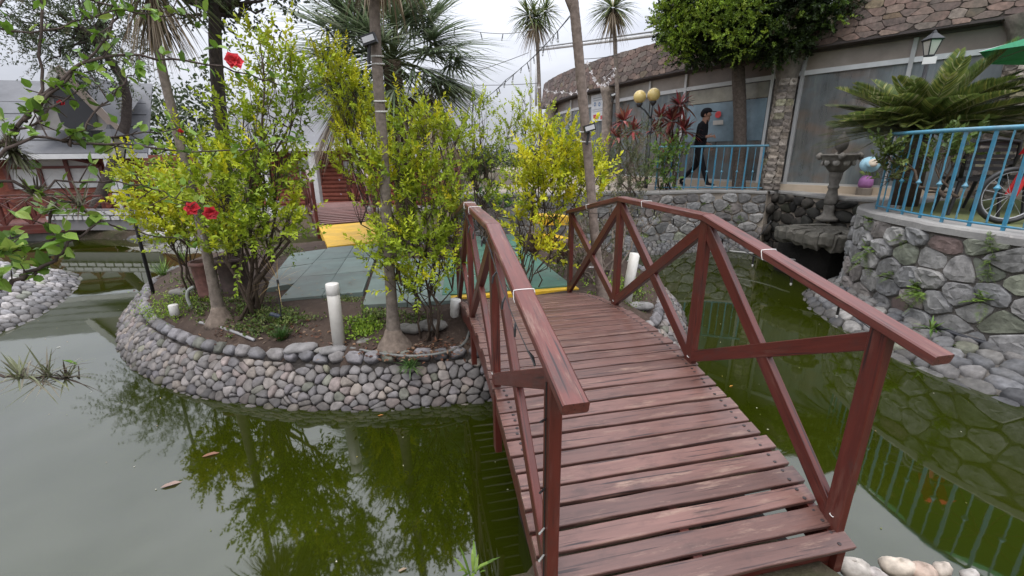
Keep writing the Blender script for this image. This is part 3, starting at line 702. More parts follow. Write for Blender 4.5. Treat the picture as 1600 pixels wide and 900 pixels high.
arc_band('transom', BR+.035, BR-.03, 2.97, 3.055, PLAIN, WHITEF)
arc_band('head_rail', BR+.03, BR-.03, 3.36, 3.42, PLAIN, (.06, .045, .04))
arc_band('soffit', BR+.30, BR-.3, 3.40, 3.44, PLAIN, (.045, .032, .028))
# windows
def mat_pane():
    m, nt, b = mat_new('steamed_reflection_glass'); v = coords(nt, 'Object')  # steam, with reflections and dim interior painted in as mottled colour
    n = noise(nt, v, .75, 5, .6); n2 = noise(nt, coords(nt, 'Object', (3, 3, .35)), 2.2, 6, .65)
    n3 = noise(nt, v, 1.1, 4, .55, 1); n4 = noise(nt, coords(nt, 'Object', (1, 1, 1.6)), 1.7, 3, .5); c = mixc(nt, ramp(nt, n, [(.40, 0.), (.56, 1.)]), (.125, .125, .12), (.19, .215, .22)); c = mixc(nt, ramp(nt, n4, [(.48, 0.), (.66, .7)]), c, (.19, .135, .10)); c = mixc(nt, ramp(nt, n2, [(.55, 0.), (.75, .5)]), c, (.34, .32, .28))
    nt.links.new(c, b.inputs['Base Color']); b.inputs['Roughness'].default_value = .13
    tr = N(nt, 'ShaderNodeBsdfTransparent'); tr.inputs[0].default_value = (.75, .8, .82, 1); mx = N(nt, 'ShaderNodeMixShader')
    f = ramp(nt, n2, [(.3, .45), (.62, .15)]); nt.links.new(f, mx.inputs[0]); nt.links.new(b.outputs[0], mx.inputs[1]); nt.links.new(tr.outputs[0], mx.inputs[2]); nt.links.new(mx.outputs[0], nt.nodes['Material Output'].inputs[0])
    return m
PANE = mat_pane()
STAIN = mat_col('stained_panel', .35, .25, 2.2, .1, .003, .5, (.16, .12, .09, .8))
def flat_pane(name, pa, pb, z0, z1, mat, col, off=0., parent=None, th=.012):
    a, b = bpt(pa, BR+off), bpt(pb, BR+off); t = (b-a)/np.hypot(*(b-a)); n = np.array([-t[1], t[0]])*-1
    if n @ (a-BC) < 0: n = -n
    vs = []
    for z in (z0, z1):
        for q in (a, b, b-n*th, a-n*th): vs.append((*q, z))
    return MB().add(vs, [(0, 1, 5, 4), (1, 2, 6, 5), (2, 3, 7, 6), (3, 0, 4, 7), (4, 5, 6, 7), (3, 2, 1, 0)], col).build(name, mat, parent or bld)
MU = [700, 800, 846, 866, 892, 918, 1012, 1066, 1197, 1241, 1400, 1545, 1700]
PHI = [phi_u(u) if u > 845 else None for u in MU]
PHI[2] = phi_u(846) if PHI[2] is None else PHI[2]
p2 = PHI[3]; PHI[2] = p2-.05; PHI[1] = p2-.10; PHI[0] = p2-.15
PHI[12] = .9 if PHI[12] > .9 else PHI[12]
for i in range(len(PHI)-1):
    a, b = PHI[i]+.001, PHI[i+1]-.001
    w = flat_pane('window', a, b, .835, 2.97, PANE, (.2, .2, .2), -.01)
    up = flat_pane('clerestory_pane', a, b, 3.055, 3.36, STAIN, [(.30, .255, .215), (.24, .19, .16), (.33, .30, .265)][i % 3], -.008)
    flat_pane('sash', a, b, .835, .875, PLAIN, (.4, .4, .39), .004, w, .03)
for i, ph in enumerate(PHI):
    p = bpt(ph); a_ = math.atan2(p[1]-BC[1], p[0]-BC[0]); M = T(p[0], p[1], 0) @ Matrix.Rotation(a_, 4, 'Z')
    if MU[i] in (1012, 866): MB().box((-.03, -.03, 3.056), (.04, .03, 3.36), WHITEF, M).build('mullion', PLAIN, bld)
    else: MB().box((-.03, -.032, .836), (.045, .032, 3.358), WHITEF if MU[i] < 1200 else (.36, .36, .35), M).build('mullion', PLAIN, bld)
# fascia with crazy paving stones
FZ0, FZ1a, FZ1b = 3.425, 4.42, 3.95
arc_strip('fascia_backing', BR+.30, FZ0, BR+.18, FZ1a-.01, SOIL, (.05, .04, .034), z1b=FZ1b-.01)
Lf = (PH1-PH0)*(BR+.3)
def f_place(s, t, h):
    ph = PH0+s/(BR+.3); k = (ph-PH0)/(PH1-PH0); top = FZ1a+(FZ1b-FZ1a)*k; q = t/1.0; r = BR+.30-.12*q+h+.002; p = bpt(ph, r); return np.array([p[0], p[1], FZ0+(top-FZ0)*q])
FPAL = [(.145, .092, .074), (.12, .084, .072), (.165, .108, .087), (.105, .076, .065), (.138, .098, .083), (.152, .12, .10), (.18, .127, .10)]
lay_stones(bld, cells(Lf, 1.0, .25, .17, .45, 81), .004, lambda R: R.uniform(.006, .013), f_place, FPAL, STONE, 'fascia_stone', 300, rnd=0, nv=10, dome=False, seed=82, sink=.01, smooth=False)
arc_band('roof_edge', BR+.20, BR-.6, 3.94, 3.99, PLAIN, (.2, .17, .15), .40, PH1)
# roof and inside
mb = MB(); pr = [(*bpt(PH0+(PH1-PH0)*i/40, BR+.1), 3.9) for i in range(41)]; mb.add(pr+[(18, 26, 3.9), (26, 8, 3.9)][::-1], [tuple(range(43))], (.12, .11, .1)); mb.build('roof', PLAIN, bld)
mb = MB(); pr = [(*bpt(PH0+(PH1-PH0)*i/40, BR-.05), .80) for i in range(41)]; mb.add(pr+[(26, 8, .80), (18, 26, .80)], [tuple(range(43))], (.2, .15, .11)); mb.build('inside_floor', PLAIN, bld)
arc_strip('inside_wall', BR-3.2, .8, BR-3.2, 2.0, PLAIN, (.22, .13, .08)); arc_strip('inside_mural', BR-3.18, 2.0, BR-3.18, 3.0, PLAIN, (.10, .32, .55)); arc_strip('inside_frieze', BR-3.2, 3.0, BR-3.2, 3.9, PLAIN, (.4, .34, .27))
FILM = mat_col('window_film', .25, .5, 1.3, 0, .001, .5, (.10, .12, .14, .9))
def film(pa, pb, z0, z1, col):
    return flat_pane('window_film', pa, pb, z0, z1, FILM, col, .006, bld, .004)
film(PHI[7]+.006, PHI[8]-.003, 1.75, 2.62, (.19, .26, .30)); film(PHI[7]+.006, PHI[8]-.003, 2.64, 2.95, (.30, .28, .22))
# clad columns
def clad_column(u, r, label_h, flare=0., rnd=False, name='column'):
    ph = phi_u(u, BR+.16); p = bpt(ph, BR+.16)
    if rnd:
        o = MB().lathe([(r, TB), (r*.98, 1.6), (r*1.02, 3.0), (r*1.5, 3.3), (r*1.7, 3.42)], (p[0], p[1], 0), 14, (.26, .215, .18)).build(name, ROCK, bld, True); return
    o = MB().lathe([(r*.93, TB), (r*.93, 2.5), (r*1.0, 2.9), (r*1.35, 3.25), (r*1.8, 3.42)], (p[0], p[1], 0), 12, (.17, .145, .12)).build(name, ROCK, bld, True)
    Lc = 2*math.pi*r; pl = lambda s, t, h: np.array([p[0]+(r+h)*math.cos(s/r), p[1]+(r+h)*math.sin(s/r), TB+.02+t])
    cl_ = []
    Rr = random.Random(int(u)); nrow = 17
    for j in range(nrow):
        nb = 6; o_ = Rr.uniform(0, .2)
        for i in range(nb):
            s0, s1 = Lc*(i+o_)/nb, Lc*(i+1+o_)/nb; t0, t1 = 2.2*j/nrow, 2.2*(j+1)/nrow; cl_.append(([(s0, t0), (s1, t0), (s1, t1), (s0, t1)], ((s0+s1)/2, (t0+t1)/2)))
    lay_stones(o, cl_, .004, lambda R: R.uniform(.003, .014), pl, [(.30, .25, .20), (.22, .185, .155), (.37, .32, .27), (.17, .145, .125)], STONE, 'cladding_stone', 110, rnd=0, nv=8, dome=False, seed=int(u), sink=.02, smooth=False)
clad_column(1217, .19, 2.2); clad_column(1575, .24, 2.2); clad_column(948, .155, 2.2, rnd=True); clad_column(862, .16, 2.2, rnd=True)
# poster and notices on the glass
def on_glass(u, v, off=.03):
    d = ray(u, v); h = d[:2]/np.hypot(*d[:2]); r = BR+off; o = CAM[:2]-BC; b = o @ h; c = o @ o-r*r; t = -b-math.sqrt(max(b*b-c, 0)); D = t; return CAM+d*(D/np.hypot(*d[:2]))
def glass_quad(mb, u0, v0, u1, v1, off, col):
    q = [on_glass(u0, v1, off), on_glass(u1, v1, off), on_glass(u1, v0, off), on_glass(u0, v0, off)]
    q[1][2] = (q[0][2]+q[1][2])/2; q[0][2] = q[1][2]; q[2][2] = (q[2][2]+q[3][2])/2; q[3][2] = q[2][2]; mb.add(q, [(0, 1, 2, 3)], col)
def glass_disc(mb, u, v, rp, off, col, inner=0.):
    c = on_glass(u, v, off); r = rp/pxm(c); nrm = np.array([c[0]-BC[0], c[1]-BC[1], 0]); nrm /= np.linalg.norm(nrm); t = np.array([-nrm[1], nrm[0], 0]); n = 14
    ring = [c+r*(math.cos(6.2832*k/n)*t+math.sin(6.2832*k/n)*np.array([0, 0, 1])) for k in range(n)]
    if inner:
        r2 = [c+(p-c)*inner for p in ring]; mb.add(ring+r2, [(k, (k+1) % n, n+(k+1) % n, n+k) for k in range(n)], col)
    else: mb.add(ring, [tuple(range(n))], col)
ps = thing('poster', 'white notice poster with three blue round icons beside the round column', 'poster', on_glass(930, 190, .04))
mb = MB(); glass_quad(mb, 924, 147, 948, 189, .035, (.62, .63, .64)); mb.build('sheet', PLAIN, ps)
mb = MB(); 
for u in (929.5, 936.5, 943): glass_disc(mb, u, 163, 3., .039, (.04, .16, .36), .55)
mb.build('icons', PLAIN, ps)
mb = MB()
for v in (152, 155.5): glass_quad(mb, 927, v, 944, v+1.2, .039, (.3, .32, .34))
for v in (170, 173): glass_quad(mb, 926, v, 946, v+1., .039, (.35, .36, .38))
mb.build('text_lines', PLAIN, ps)
mb = MB(); glass_quad(mb, 927, 179, 935, 186, .039, (.5, .07, .07)); glass_quad(mb, 938, 180, 946, 186, .039, (.5, .07, .07)); mb.build('red_marks', PLAIN, ps)
rd = MB(); glass_disc(rd, 1122, 179, 5.2, .03, (.62, .05, .05)); tag(rd.build('sticker', PLAIN), 'round red sticker on the tall window', 'sticker')
rd = MB(); glass_quad(rd, 1114, 188, 1130, 195, .03, (.5, .47, .42)); tag(rd.build('notice', PLAIN), 'small cream paper notice below the red sticker', 'notice')
# roof pipes
pp = thing('roof_pipe', 'white pipe frame running above the restaurant roof', 'pipe', bpt(phi_u(900)).tolist()+[4.3])
a, b, c = atD(838, 78, 15.5), atD(1045, 52, 12.), atD(900, 70, 14.); MB().tube([a, (a+b)/2, b], .045, 6, (.6, .6, .6)).build('pipe', PLAIN, pp, True)
MB().tube([a+np.array([0, 0, .06]), b+np.array([0, 0, .08])], .02, 6, (.25, .25, .25)).build('pipe', PLAIN, pp, True)
a2 = a.copy(); a2[2] = 3.0; MB().tube([a, a2], .04, 6, (.6, .6, .6)).build('pipe', PLAIN, pp, True)
a3 = atD(829, 78, 15.6); a4 = a3.copy(); a4[2] = TB; MB().tube([a3, a4], .03, 6, (.35, .35, .35)).build('pipe', PLAIN, pp, True)
# ================================================================ plants
def unit(a): return a/(np.linalg.norm(a, axis=-1, keepdims=True)+1e-9)
class Foliage:
    """leaf-sized faces, gathered as numpy blocks"""
    def __init__(s): s.V = []; s.F = []; s.C = []; s.n = 0
    def leaves(s, P, D, U, L, W, C, fold=.18):
        """rhombic leaves at P along D, face normal near U"""
        n = len(P); D = unit(D); S = unit(np.cross(D, U)); Nn = unit(np.cross(S, D)); L = np.broadcast_to(np.asarray(L, float), (n,))[:, None]; W = np.broadcast_to(np.asarray(W, float), (n,))[:, None]
        a = P; b = P+D*L*.45+S*W*.5+Nn*W*fold; c = P+D*L; d = P+D*L*.45-S*W*.5+Nn*W*fold
        V = np.stack([a, b, c, d], 1).reshape(-1, 3); F = (np.arange(n)[:, None]*4+np.array([0, 1, 2, 3]))+s.n
        s.V.append(V); s.F.append(F); s.C.append(np.broadcast_to(C, (n, 3))); s.n += 4*n
    def big_leaves(s, P, D, U, L, W, C, fold=.15, curl=.12):
        n = len(P); D = unit(D); S = unit(np.cross(D, U)); Nn = unit(np.cross(S, D)); L = np.broadcast_to(np.asarray(L, float), (n,))[:, None]; W = np.broadcast_to(np.asarray(W, float), (n,))[:, None]
        V = np.stack([P, P+D*L*.22+S*W*.42+Nn*W*fold, P+D*L*.62+S*W*.5+Nn*W*fold, P+D*L-Nn*L*curl, P+D*L*.62-S*W*.5+Nn*W*fold, P+D*L*.22-S*W*.42+Nn*W*fold], 1).reshape(-1, 3)
        i = np.arange(n)[:, None]*6+s.n; F = np.stack([i+np.array([0, 1, 2, 3]), i+np.array([0, 3, 4, 5])], 1).reshape(-1, 4)
        s.V.append(V); s.F.append(F); s.C.append(np.repeat(np.broadcast_to(C, (n, 3)), 2, 0)); s.n += 6*n
    def blades(s, P, D, L, W, C, droop=.3, seg=3, up=(0, 0, 1)):
        """long strap leaves bending down"""
        n = len(P); D = unit(D); U = np.broadcast_to(np.asarray(up, float), D.shape); S = unit(np.cross(D, U+1e-3)); L = np.broadcast_to(np.asarray(L, float), (n,))[:, None]; W = np.broadcast_to(np.asarray(W, float), (n,))[:, None]; dr = np.broadcast_to(np.asarray(droop, float), (n,))[:, None]
        rows = []
        for k in range(seg+1):
            t = k/seg; c = P+D*L*t-np.array([0, 0, 1.])*L*dr*t*t; w = W*(.55+.9*t if t < .5 else 2*(1-t)+.02)*.5; rows += [c-S*w, c+S*w]
        V = np.stack(rows, 1).reshape(-1, 3); m = 2*(seg+1); F = []
        for k in range(seg): F.append(np.arange(n)[:, None]*m+np.array([2*k, 2*k+1, 2*k+3, 2*k+2])+s.n)
        s.V.append(V); s.F.append(np.stack(F, 1).reshape(-1, 4)); s.C.append(np.repeat(np.broadcast_to(C, (n, 3)), seg, 0)); s.n += n*m
    def build(s, name, mat, parent=None):
        return big(name, np.concatenate(s.V), np.concatenate(s.F), np.concatenate(s.C), mat, parent, False)
def rand_dir(n, R): v = R.normal(size=(n, 3)); return unit(v)
def in_ball(n, R): return rand_dir(n, R)*(R.random((n, 1))**(1/2.2))
def mixcol(R, n, cols, w): idx = R.choice(len(cols), n, p=np.array(w)/sum(w)); return np.array(cols)[idx]*R.uniform(.75, 1.25, (n, 1))
def blob(u, v, D, ru, rv=None, dep=None):
    c = atD(u, v, D); k = pxm(c); return (c, np.array([ru/k, (dep or ru)/k, (rv or ru)/k]))
UPV = np.array([0, 0, 1.])
RIGHT = np.array([math.cos(YAW), -math.sin(YAW), 0]); FWD = np.array([math.sin(YAW), math.cos(YAW), 0])
def ell(c, r, q):
    """points of a unit ball -> ellipsoid whose axes are right / away / up as the path lies"""
    return c+q[:, :1]*r[0]*RIGHT+q[:, 1:2]*r[1]*FWD+q[:, 2:3]*r[2]*UPV
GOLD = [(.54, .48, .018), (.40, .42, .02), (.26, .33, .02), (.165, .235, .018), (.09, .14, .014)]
def sprays(fo, st, c, r, n, R, cols, wts, leafL=.042, leafW=.02, twigL=(.16, .34), pairs=9, rise=.55, tipgold=True, bl=.5, wood=(.07, .05, .035)):
    """plume-like twigs with opposite leaves filling an ellipsoid; st collects twig wood"""
    q = in_ball(n, R); S = ell(c, r, q); rad = unit(q[:, :1]*RIGHT+q[:, 1:2]*FWD+q[:, 2:3]*UPV)
    D = unit(rad*.6+UPV*rise+R.normal(size=(n, 3))*.32); L = R.uniform(*twigL, n); rise_c = R.random(n)
    # leaf colour goes by twig: young yellow shoots and older green ones
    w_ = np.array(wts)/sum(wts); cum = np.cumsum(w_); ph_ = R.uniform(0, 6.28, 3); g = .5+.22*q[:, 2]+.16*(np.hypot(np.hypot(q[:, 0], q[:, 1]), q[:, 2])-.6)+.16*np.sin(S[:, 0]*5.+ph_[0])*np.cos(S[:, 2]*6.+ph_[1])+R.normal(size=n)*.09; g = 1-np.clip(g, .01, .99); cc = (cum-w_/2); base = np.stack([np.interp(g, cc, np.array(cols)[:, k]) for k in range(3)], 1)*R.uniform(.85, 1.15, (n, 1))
    side0 = unit(np.cross(D, UPV+R.normal(size=(n, 3))*.3))
    for k in range(pairs):
        t = (k+.6)/pairs; P = S+D*(L*t)[:, None]-UPV*(.05*L*t*t)[:, None]; rot = k % 2
        ax = side0 if rot == 0 else unit(np.cross(D, side0))
        for sg in (-1, 1):
            ld = unit(D*.75+ax*sg*.8+R.normal(size=(n, 3))*.22); sc = (1-.45*t)*R.uniform(.8, 1.25, n)
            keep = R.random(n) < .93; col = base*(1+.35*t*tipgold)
            fo.leaves(P[keep], ld[keep], (UPV+R.normal(size=(n, 3))*.45+D*.3)[keep], (leafL*sc)[keep], (leafW*sc)[keep], col[keep])
    fo.leaves(S+D*L[:, None]*.98, D, side0, leafL*.8, leafW*.8, base*1.3)
    if st is not None:
        for i in range(0, n, 3): st.tube([S[i]-D[i]*L[i]*.8-UPV*.03, S[i]+D[i]*L[i]*.5], [.0045, .0015], 3, wood, False)
    return S
def limb(mb, a, b, r0, r1, R, wob=.06, n=5, col=(.075, .055, .04), sides=6, sag=0.):
    a = np.asarray(a, float); b = np.asarray(b, float); L = np.linalg.norm(b-a); pts = []
    for i in range(n+1):
        t = i/n; o = R.normal(size=3)*wob*L*(math.sin(math.pi*t)); pts.append(a+(b-a)*t+o+UPV*sag*L*math.sin(math.pi*t))
    mb.tube(pts, [r0+(r1-r0)*i/n for i in range(n+1)], sides, col); return pts
def shrub(name, label, base, blobs, dens, seed, cols=GOLD, wts=(3, 4, 4, 3, 1), group=None, cat='shrub', stems=5, stem_r=.02, spread=.12, leafL=.042, leafW=.02, flowers=0, twigL=(.16, .34), pairs=9, rise=.55, wood=(.075, .055, .04), tip=True):
    R = np.random.default_rng(seed); base = np.asarray(base, float); t_ = thing(name, label, cat, base, group); fo = Foliage(); st = MB()
    for i, (c, r) in enumerate(blobs):
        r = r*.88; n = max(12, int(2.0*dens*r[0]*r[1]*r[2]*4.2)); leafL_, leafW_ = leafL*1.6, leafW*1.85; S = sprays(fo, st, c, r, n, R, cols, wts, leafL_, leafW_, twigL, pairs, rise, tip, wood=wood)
        nb = max(1, stems//max(1, len(blobs)))
        for k in range(nb):
            b0 = base+np.array([R.uniform(-spread, spread), R.uniform(-spread, spread), -.05]); tgt = c+np.array([R.normal()*r[0]*.35, R.normal()*r[1]*.35, R.uniform(-.3, .5)*r[2]])
            pts = limb(st, b0, tgt, stem_r*R.uniform(.7, 1.2), .005, R, .045, 6, wood)
            for q in S[R.choice(len(S), min(len(S), 7), False)]: limb(st, pts[R.integers(3, 6)], q, .006, .002, R, .06, 3, wood, 4)
    st.build('stem', BARK, t_, True); f_ = fo.build('foliage', LEAF, t_)
    if flowers:
        ff = Foliage(); 
        for c, r in blobs:
            k = max(1, int(flowers/len(blobs))); P = ell(c, r*1.02, unit(in_ball(k, R))*np.array([1, 1, 1]))
            for j in range(4): ff.leaves(P, R.normal(size=(k, 3)), R.normal(size=(k, 3)), .022, .016, np.array([(.6, .58, .68)]))
        ff.build('blossom', LEAF, t_)
    return t_
DUR = 'golden leaved shrubs on the island'
# --- the big golden shrub on the left of the island
b0 = isle_at(392, 492); D0 = math.hypot(*(b0-CAM)[:2])
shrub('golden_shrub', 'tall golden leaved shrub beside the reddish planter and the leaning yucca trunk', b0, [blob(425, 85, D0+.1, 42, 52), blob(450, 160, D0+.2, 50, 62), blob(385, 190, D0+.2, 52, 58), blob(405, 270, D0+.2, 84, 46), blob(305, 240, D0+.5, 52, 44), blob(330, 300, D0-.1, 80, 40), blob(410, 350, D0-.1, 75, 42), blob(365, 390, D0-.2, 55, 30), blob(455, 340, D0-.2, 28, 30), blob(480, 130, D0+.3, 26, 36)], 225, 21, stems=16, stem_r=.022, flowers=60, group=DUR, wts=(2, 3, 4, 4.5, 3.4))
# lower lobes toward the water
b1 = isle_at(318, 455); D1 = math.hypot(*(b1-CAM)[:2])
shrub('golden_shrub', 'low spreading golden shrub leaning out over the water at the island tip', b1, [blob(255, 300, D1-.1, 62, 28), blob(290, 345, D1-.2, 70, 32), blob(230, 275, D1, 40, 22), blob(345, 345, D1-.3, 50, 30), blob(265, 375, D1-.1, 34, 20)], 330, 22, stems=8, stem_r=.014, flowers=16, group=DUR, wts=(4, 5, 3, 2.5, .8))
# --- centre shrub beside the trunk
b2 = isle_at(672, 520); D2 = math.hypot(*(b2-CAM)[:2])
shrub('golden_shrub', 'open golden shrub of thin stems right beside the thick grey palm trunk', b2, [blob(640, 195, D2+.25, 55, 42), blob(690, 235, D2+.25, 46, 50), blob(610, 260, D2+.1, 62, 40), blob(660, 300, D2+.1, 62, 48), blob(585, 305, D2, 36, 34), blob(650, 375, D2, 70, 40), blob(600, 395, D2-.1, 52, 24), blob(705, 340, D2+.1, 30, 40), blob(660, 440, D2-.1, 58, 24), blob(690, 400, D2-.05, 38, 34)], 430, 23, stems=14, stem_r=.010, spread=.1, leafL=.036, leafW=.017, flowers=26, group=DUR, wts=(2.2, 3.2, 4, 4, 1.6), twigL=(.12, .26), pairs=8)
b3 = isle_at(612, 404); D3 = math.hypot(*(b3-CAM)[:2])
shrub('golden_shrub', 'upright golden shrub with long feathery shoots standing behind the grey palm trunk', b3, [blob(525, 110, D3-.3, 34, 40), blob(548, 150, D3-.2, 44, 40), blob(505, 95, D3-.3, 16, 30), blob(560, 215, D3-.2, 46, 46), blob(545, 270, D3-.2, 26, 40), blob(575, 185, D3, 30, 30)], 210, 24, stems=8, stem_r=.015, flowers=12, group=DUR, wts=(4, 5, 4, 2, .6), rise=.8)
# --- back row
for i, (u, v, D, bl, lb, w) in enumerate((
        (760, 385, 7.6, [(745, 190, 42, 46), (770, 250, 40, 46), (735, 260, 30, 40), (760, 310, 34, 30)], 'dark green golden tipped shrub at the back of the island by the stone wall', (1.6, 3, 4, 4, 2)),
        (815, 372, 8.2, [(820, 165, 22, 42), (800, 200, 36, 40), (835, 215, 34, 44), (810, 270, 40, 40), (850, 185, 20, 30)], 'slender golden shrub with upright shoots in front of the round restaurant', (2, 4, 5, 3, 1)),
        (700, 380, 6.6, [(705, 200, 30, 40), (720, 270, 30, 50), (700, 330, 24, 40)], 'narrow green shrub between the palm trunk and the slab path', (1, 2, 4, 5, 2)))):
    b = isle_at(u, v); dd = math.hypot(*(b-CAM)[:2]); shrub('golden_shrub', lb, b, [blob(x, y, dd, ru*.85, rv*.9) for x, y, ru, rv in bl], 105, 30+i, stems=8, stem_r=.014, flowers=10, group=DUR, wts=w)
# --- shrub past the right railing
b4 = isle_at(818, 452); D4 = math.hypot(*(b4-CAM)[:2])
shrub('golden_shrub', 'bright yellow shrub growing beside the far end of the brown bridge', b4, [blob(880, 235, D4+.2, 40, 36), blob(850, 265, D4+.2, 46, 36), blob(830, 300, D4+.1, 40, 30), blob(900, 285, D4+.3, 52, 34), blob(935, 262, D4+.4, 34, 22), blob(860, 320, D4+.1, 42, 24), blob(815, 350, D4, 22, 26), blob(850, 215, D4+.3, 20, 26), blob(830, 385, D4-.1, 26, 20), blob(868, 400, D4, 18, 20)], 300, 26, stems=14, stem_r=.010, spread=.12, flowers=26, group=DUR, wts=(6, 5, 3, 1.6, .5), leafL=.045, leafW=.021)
# ================================================================ trunks
def trunk(mb, pts, rad, n=12, col=(.17, .14, .115)):
    P = chaikin(np.array(pts), 2, False); Rr = np.interp(np.linspace(0, 1, len(P)), np.linspace(0, 1, len(rad)), rad)
    # ring scars
    Q = []; RR = []; m_ = 6
    for i in range(len(P)-1):
        for k in range(m_): Q.append(P[i]+(P[i+1]-P[i])*k/m_); RR.append((Rr[i]+(Rr[i+1]-Rr[i])*k/m_)*(1+random.uniform(-.03, .03)))
    mb.tube(Q, RR, n, col)
def head(fo, c, n, L, W, R, cols, wts, droop=(.1, .5), low=-.6, hi=1., seg=4):
    th = R.uniform(0, 6.2832, n); el = R.uniform(low, hi, n); D = np.stack([np.cos(th)*np.cos(el), np.sin(th)*np.cos(el), np.sin(el)], 1); col = mixcol(R, n, cols, wts)
    fo.blades(c+D*.04, D, R.uniform(.75, 1.1, n)*L, W, col, R.uniform(*droop, n)*np.cos(el), seg)
YUC = [(.13, .17, .06), (.20, .23, .09), (.09, .12, .05), (.26, .22, .12)]; DRY = [(.27, .21, .14), (.20, .15, .10), (.14, .10, .07), (.33, .27, .19)]
def yucca(label, pts, rad, heads, seed, group=None, skirt=None, flare=None, col=(.17, .14, .115), ties=()):
    R = np.random.default_rng(seed); t_ = thing('yucca_tree', label, 'tree', pts[0], group); mb = MB(); trunk(mb, pts, rad, 12, col); tr = mb.build('trunk', BARK, t_, True)
    if flare is not None: mb2 = MB(); p = np.asarray(pts[0]); mb2.lathe([(flare*1.25, -.06), (flare*1.1, .0), (flare*.82, .05), (flare*.6, .10), (flare*.45, .16)], p, 14, (.16, .125, .10)); mb2.build('root_flare', BARK, t_, True)
    fo = Foliage()
    for c, n, L, W in heads: head(fo, np.asarray(c), n, L, W, R, YUC, (4, 3, 3, .6))
    if heads: fo.build('crown', LEAF, t_)
    if skirt:
        f2 = Foliage()
        for c, n, L, W in skirt: head(f2, np.asarray(c), n, L, W, R, DRY, (3, 3, 2, 2), (.5, 1.3), -1.3, -.1)
        f2.build('dead_leaf_skirt', LEAF, t_)
    for k, (a, r) in enumerate(ties):
        q = [(a[0]+r*math.cos(x), a[1]+r*math.sin(x), a[2]+.006*math.sin(x)) for x in np.linspace(0, 6.2832, 15)]; MB().tube(q, .006, 5, (.55, .54, .5), False).build('cable_tie', PLAIN, t_)
    return t_
# thick grey trunk in front: T1
p0 = isle_at(616, 538); DT = math.hypot(*(p0-CAM)[:2])
T1 = [p0, atD(612, 470, DT), atD(606, 380, DT), atD(600, 250, DT), atD(590, 120, DT), atD(584, 0, DT), atD(580, -90, DT)]
hd = atD(578, -110, DT)
yucca('thick grey palm trunk with flared foot near the island front', T1, [.095, .052, .046, .043, .042, .041, .04], [(hd, 130, .62, .035), (hd+np.array([.25, .1, .1]), 80, .5, .03)], 41, skirt=[(atD(592, -95, DT), 60, .35, .03), (atD(604, -70, DT), 24, .36, .02)], flare=.15, ties=[(atD(590, 88, DT), .046), (atD(591, 100, DT), .046), (atD(594, 158, DT), .047), (atD(596, 174, DT), .047)])
# leaning trunk on the left: T2
p0 = isle_at(345, 500); DT2 = math.hypot(*(p0-CAM)[:2]); hd = atD(225, -60, DT2+.3)
yucca('leaning pale yucca trunk with a skirt of dead leaves rising beside the planter', [p0, atD(328, 420, DT2), atD(312, 340, DT2+.05), atD(285, 240, DT2+.15), atD(258, 130, DT2+.25), atD(240, 40, DT2+.3), atD(228, -50, DT2+.3)], [.078, .048, .043, .04, .038, .038, .036], [(hd, 150, .7, .035), (hd+UPV*.35, 90, .6, .03)], 42, skirt=[(atD(238, 4, DT2+.3), 70, .42, .013), (atD(232, -20, DT2+.3), 60, .5, .014), (atD(243, 26, DT2+.3), 30, .34, .012)], flare=.13)
# slender trunk past the bridge: T3
p0 = isle_at(942, 470); DT3 = math.hypot(*(p0-CAM)[:2]); c_ = (.19, .15, .125)
t3_ = yucca('slender straight trunk with black spotlight growing behind the right railing of the brown bridge', [p0, atD(930, 380, DT3), atD(922, 280, DT3), atD(912, 170, DT3), atD(902, 60, DT3), atD(896, 0, DT3), atD(888, -90, DT3), atD(880, -220, DT3)], [.07, .05, .048, .047, .047, .046, .042, .04], [(atD(880, -240, DT3), 120, .7, .035)], 43, col=c_, ties=[(atD(914, 206, DT3), .052), (atD(915, 221, DT3), .052)])
mb = MB(); mb.tube([atD(899, 26, DT3), atD(888, 0, DT3), atD(872, -40, DT3)], [.035, .032, .025], 8, c_); mb.build('branch', BARK, t3_, True)
# two young yuccas before the restaurant
for i, (ub, vb, ut, vt, D, sz, lb) in enumerate(((846, 300, 838, 28, 12.4, .72, 'thin yucca with a spiky head before the end of the restaurant'), (968, 300, 958, 12, 11.4, .65, 'thin yucca with a spiky head beside the yellow globe lamp'))):
    b = atD(ub, vb, D); b[2] = TB-.05; tp = atD(ut, vt, D); md = (b+tp)/2+RIGHT*.03
    hs = [(tp, 170, sz, .03)]
    if i == 0: hs = [(tp, 120, sz, .03), (tp-RIGHT*.18+UPV*.05, 110, sz*.9, .03), (tp+RIGHT*.22+UPV*.15, 90, sz*.8, .03)]
    yucca(lb, [b, md, tp], [.06, .05, .042], hs, 50+i, 'yuccas along the terrace', skirt=[(tp-UPV*.08, 90, sz*.72, .026)], col=(.2, .165, .14))
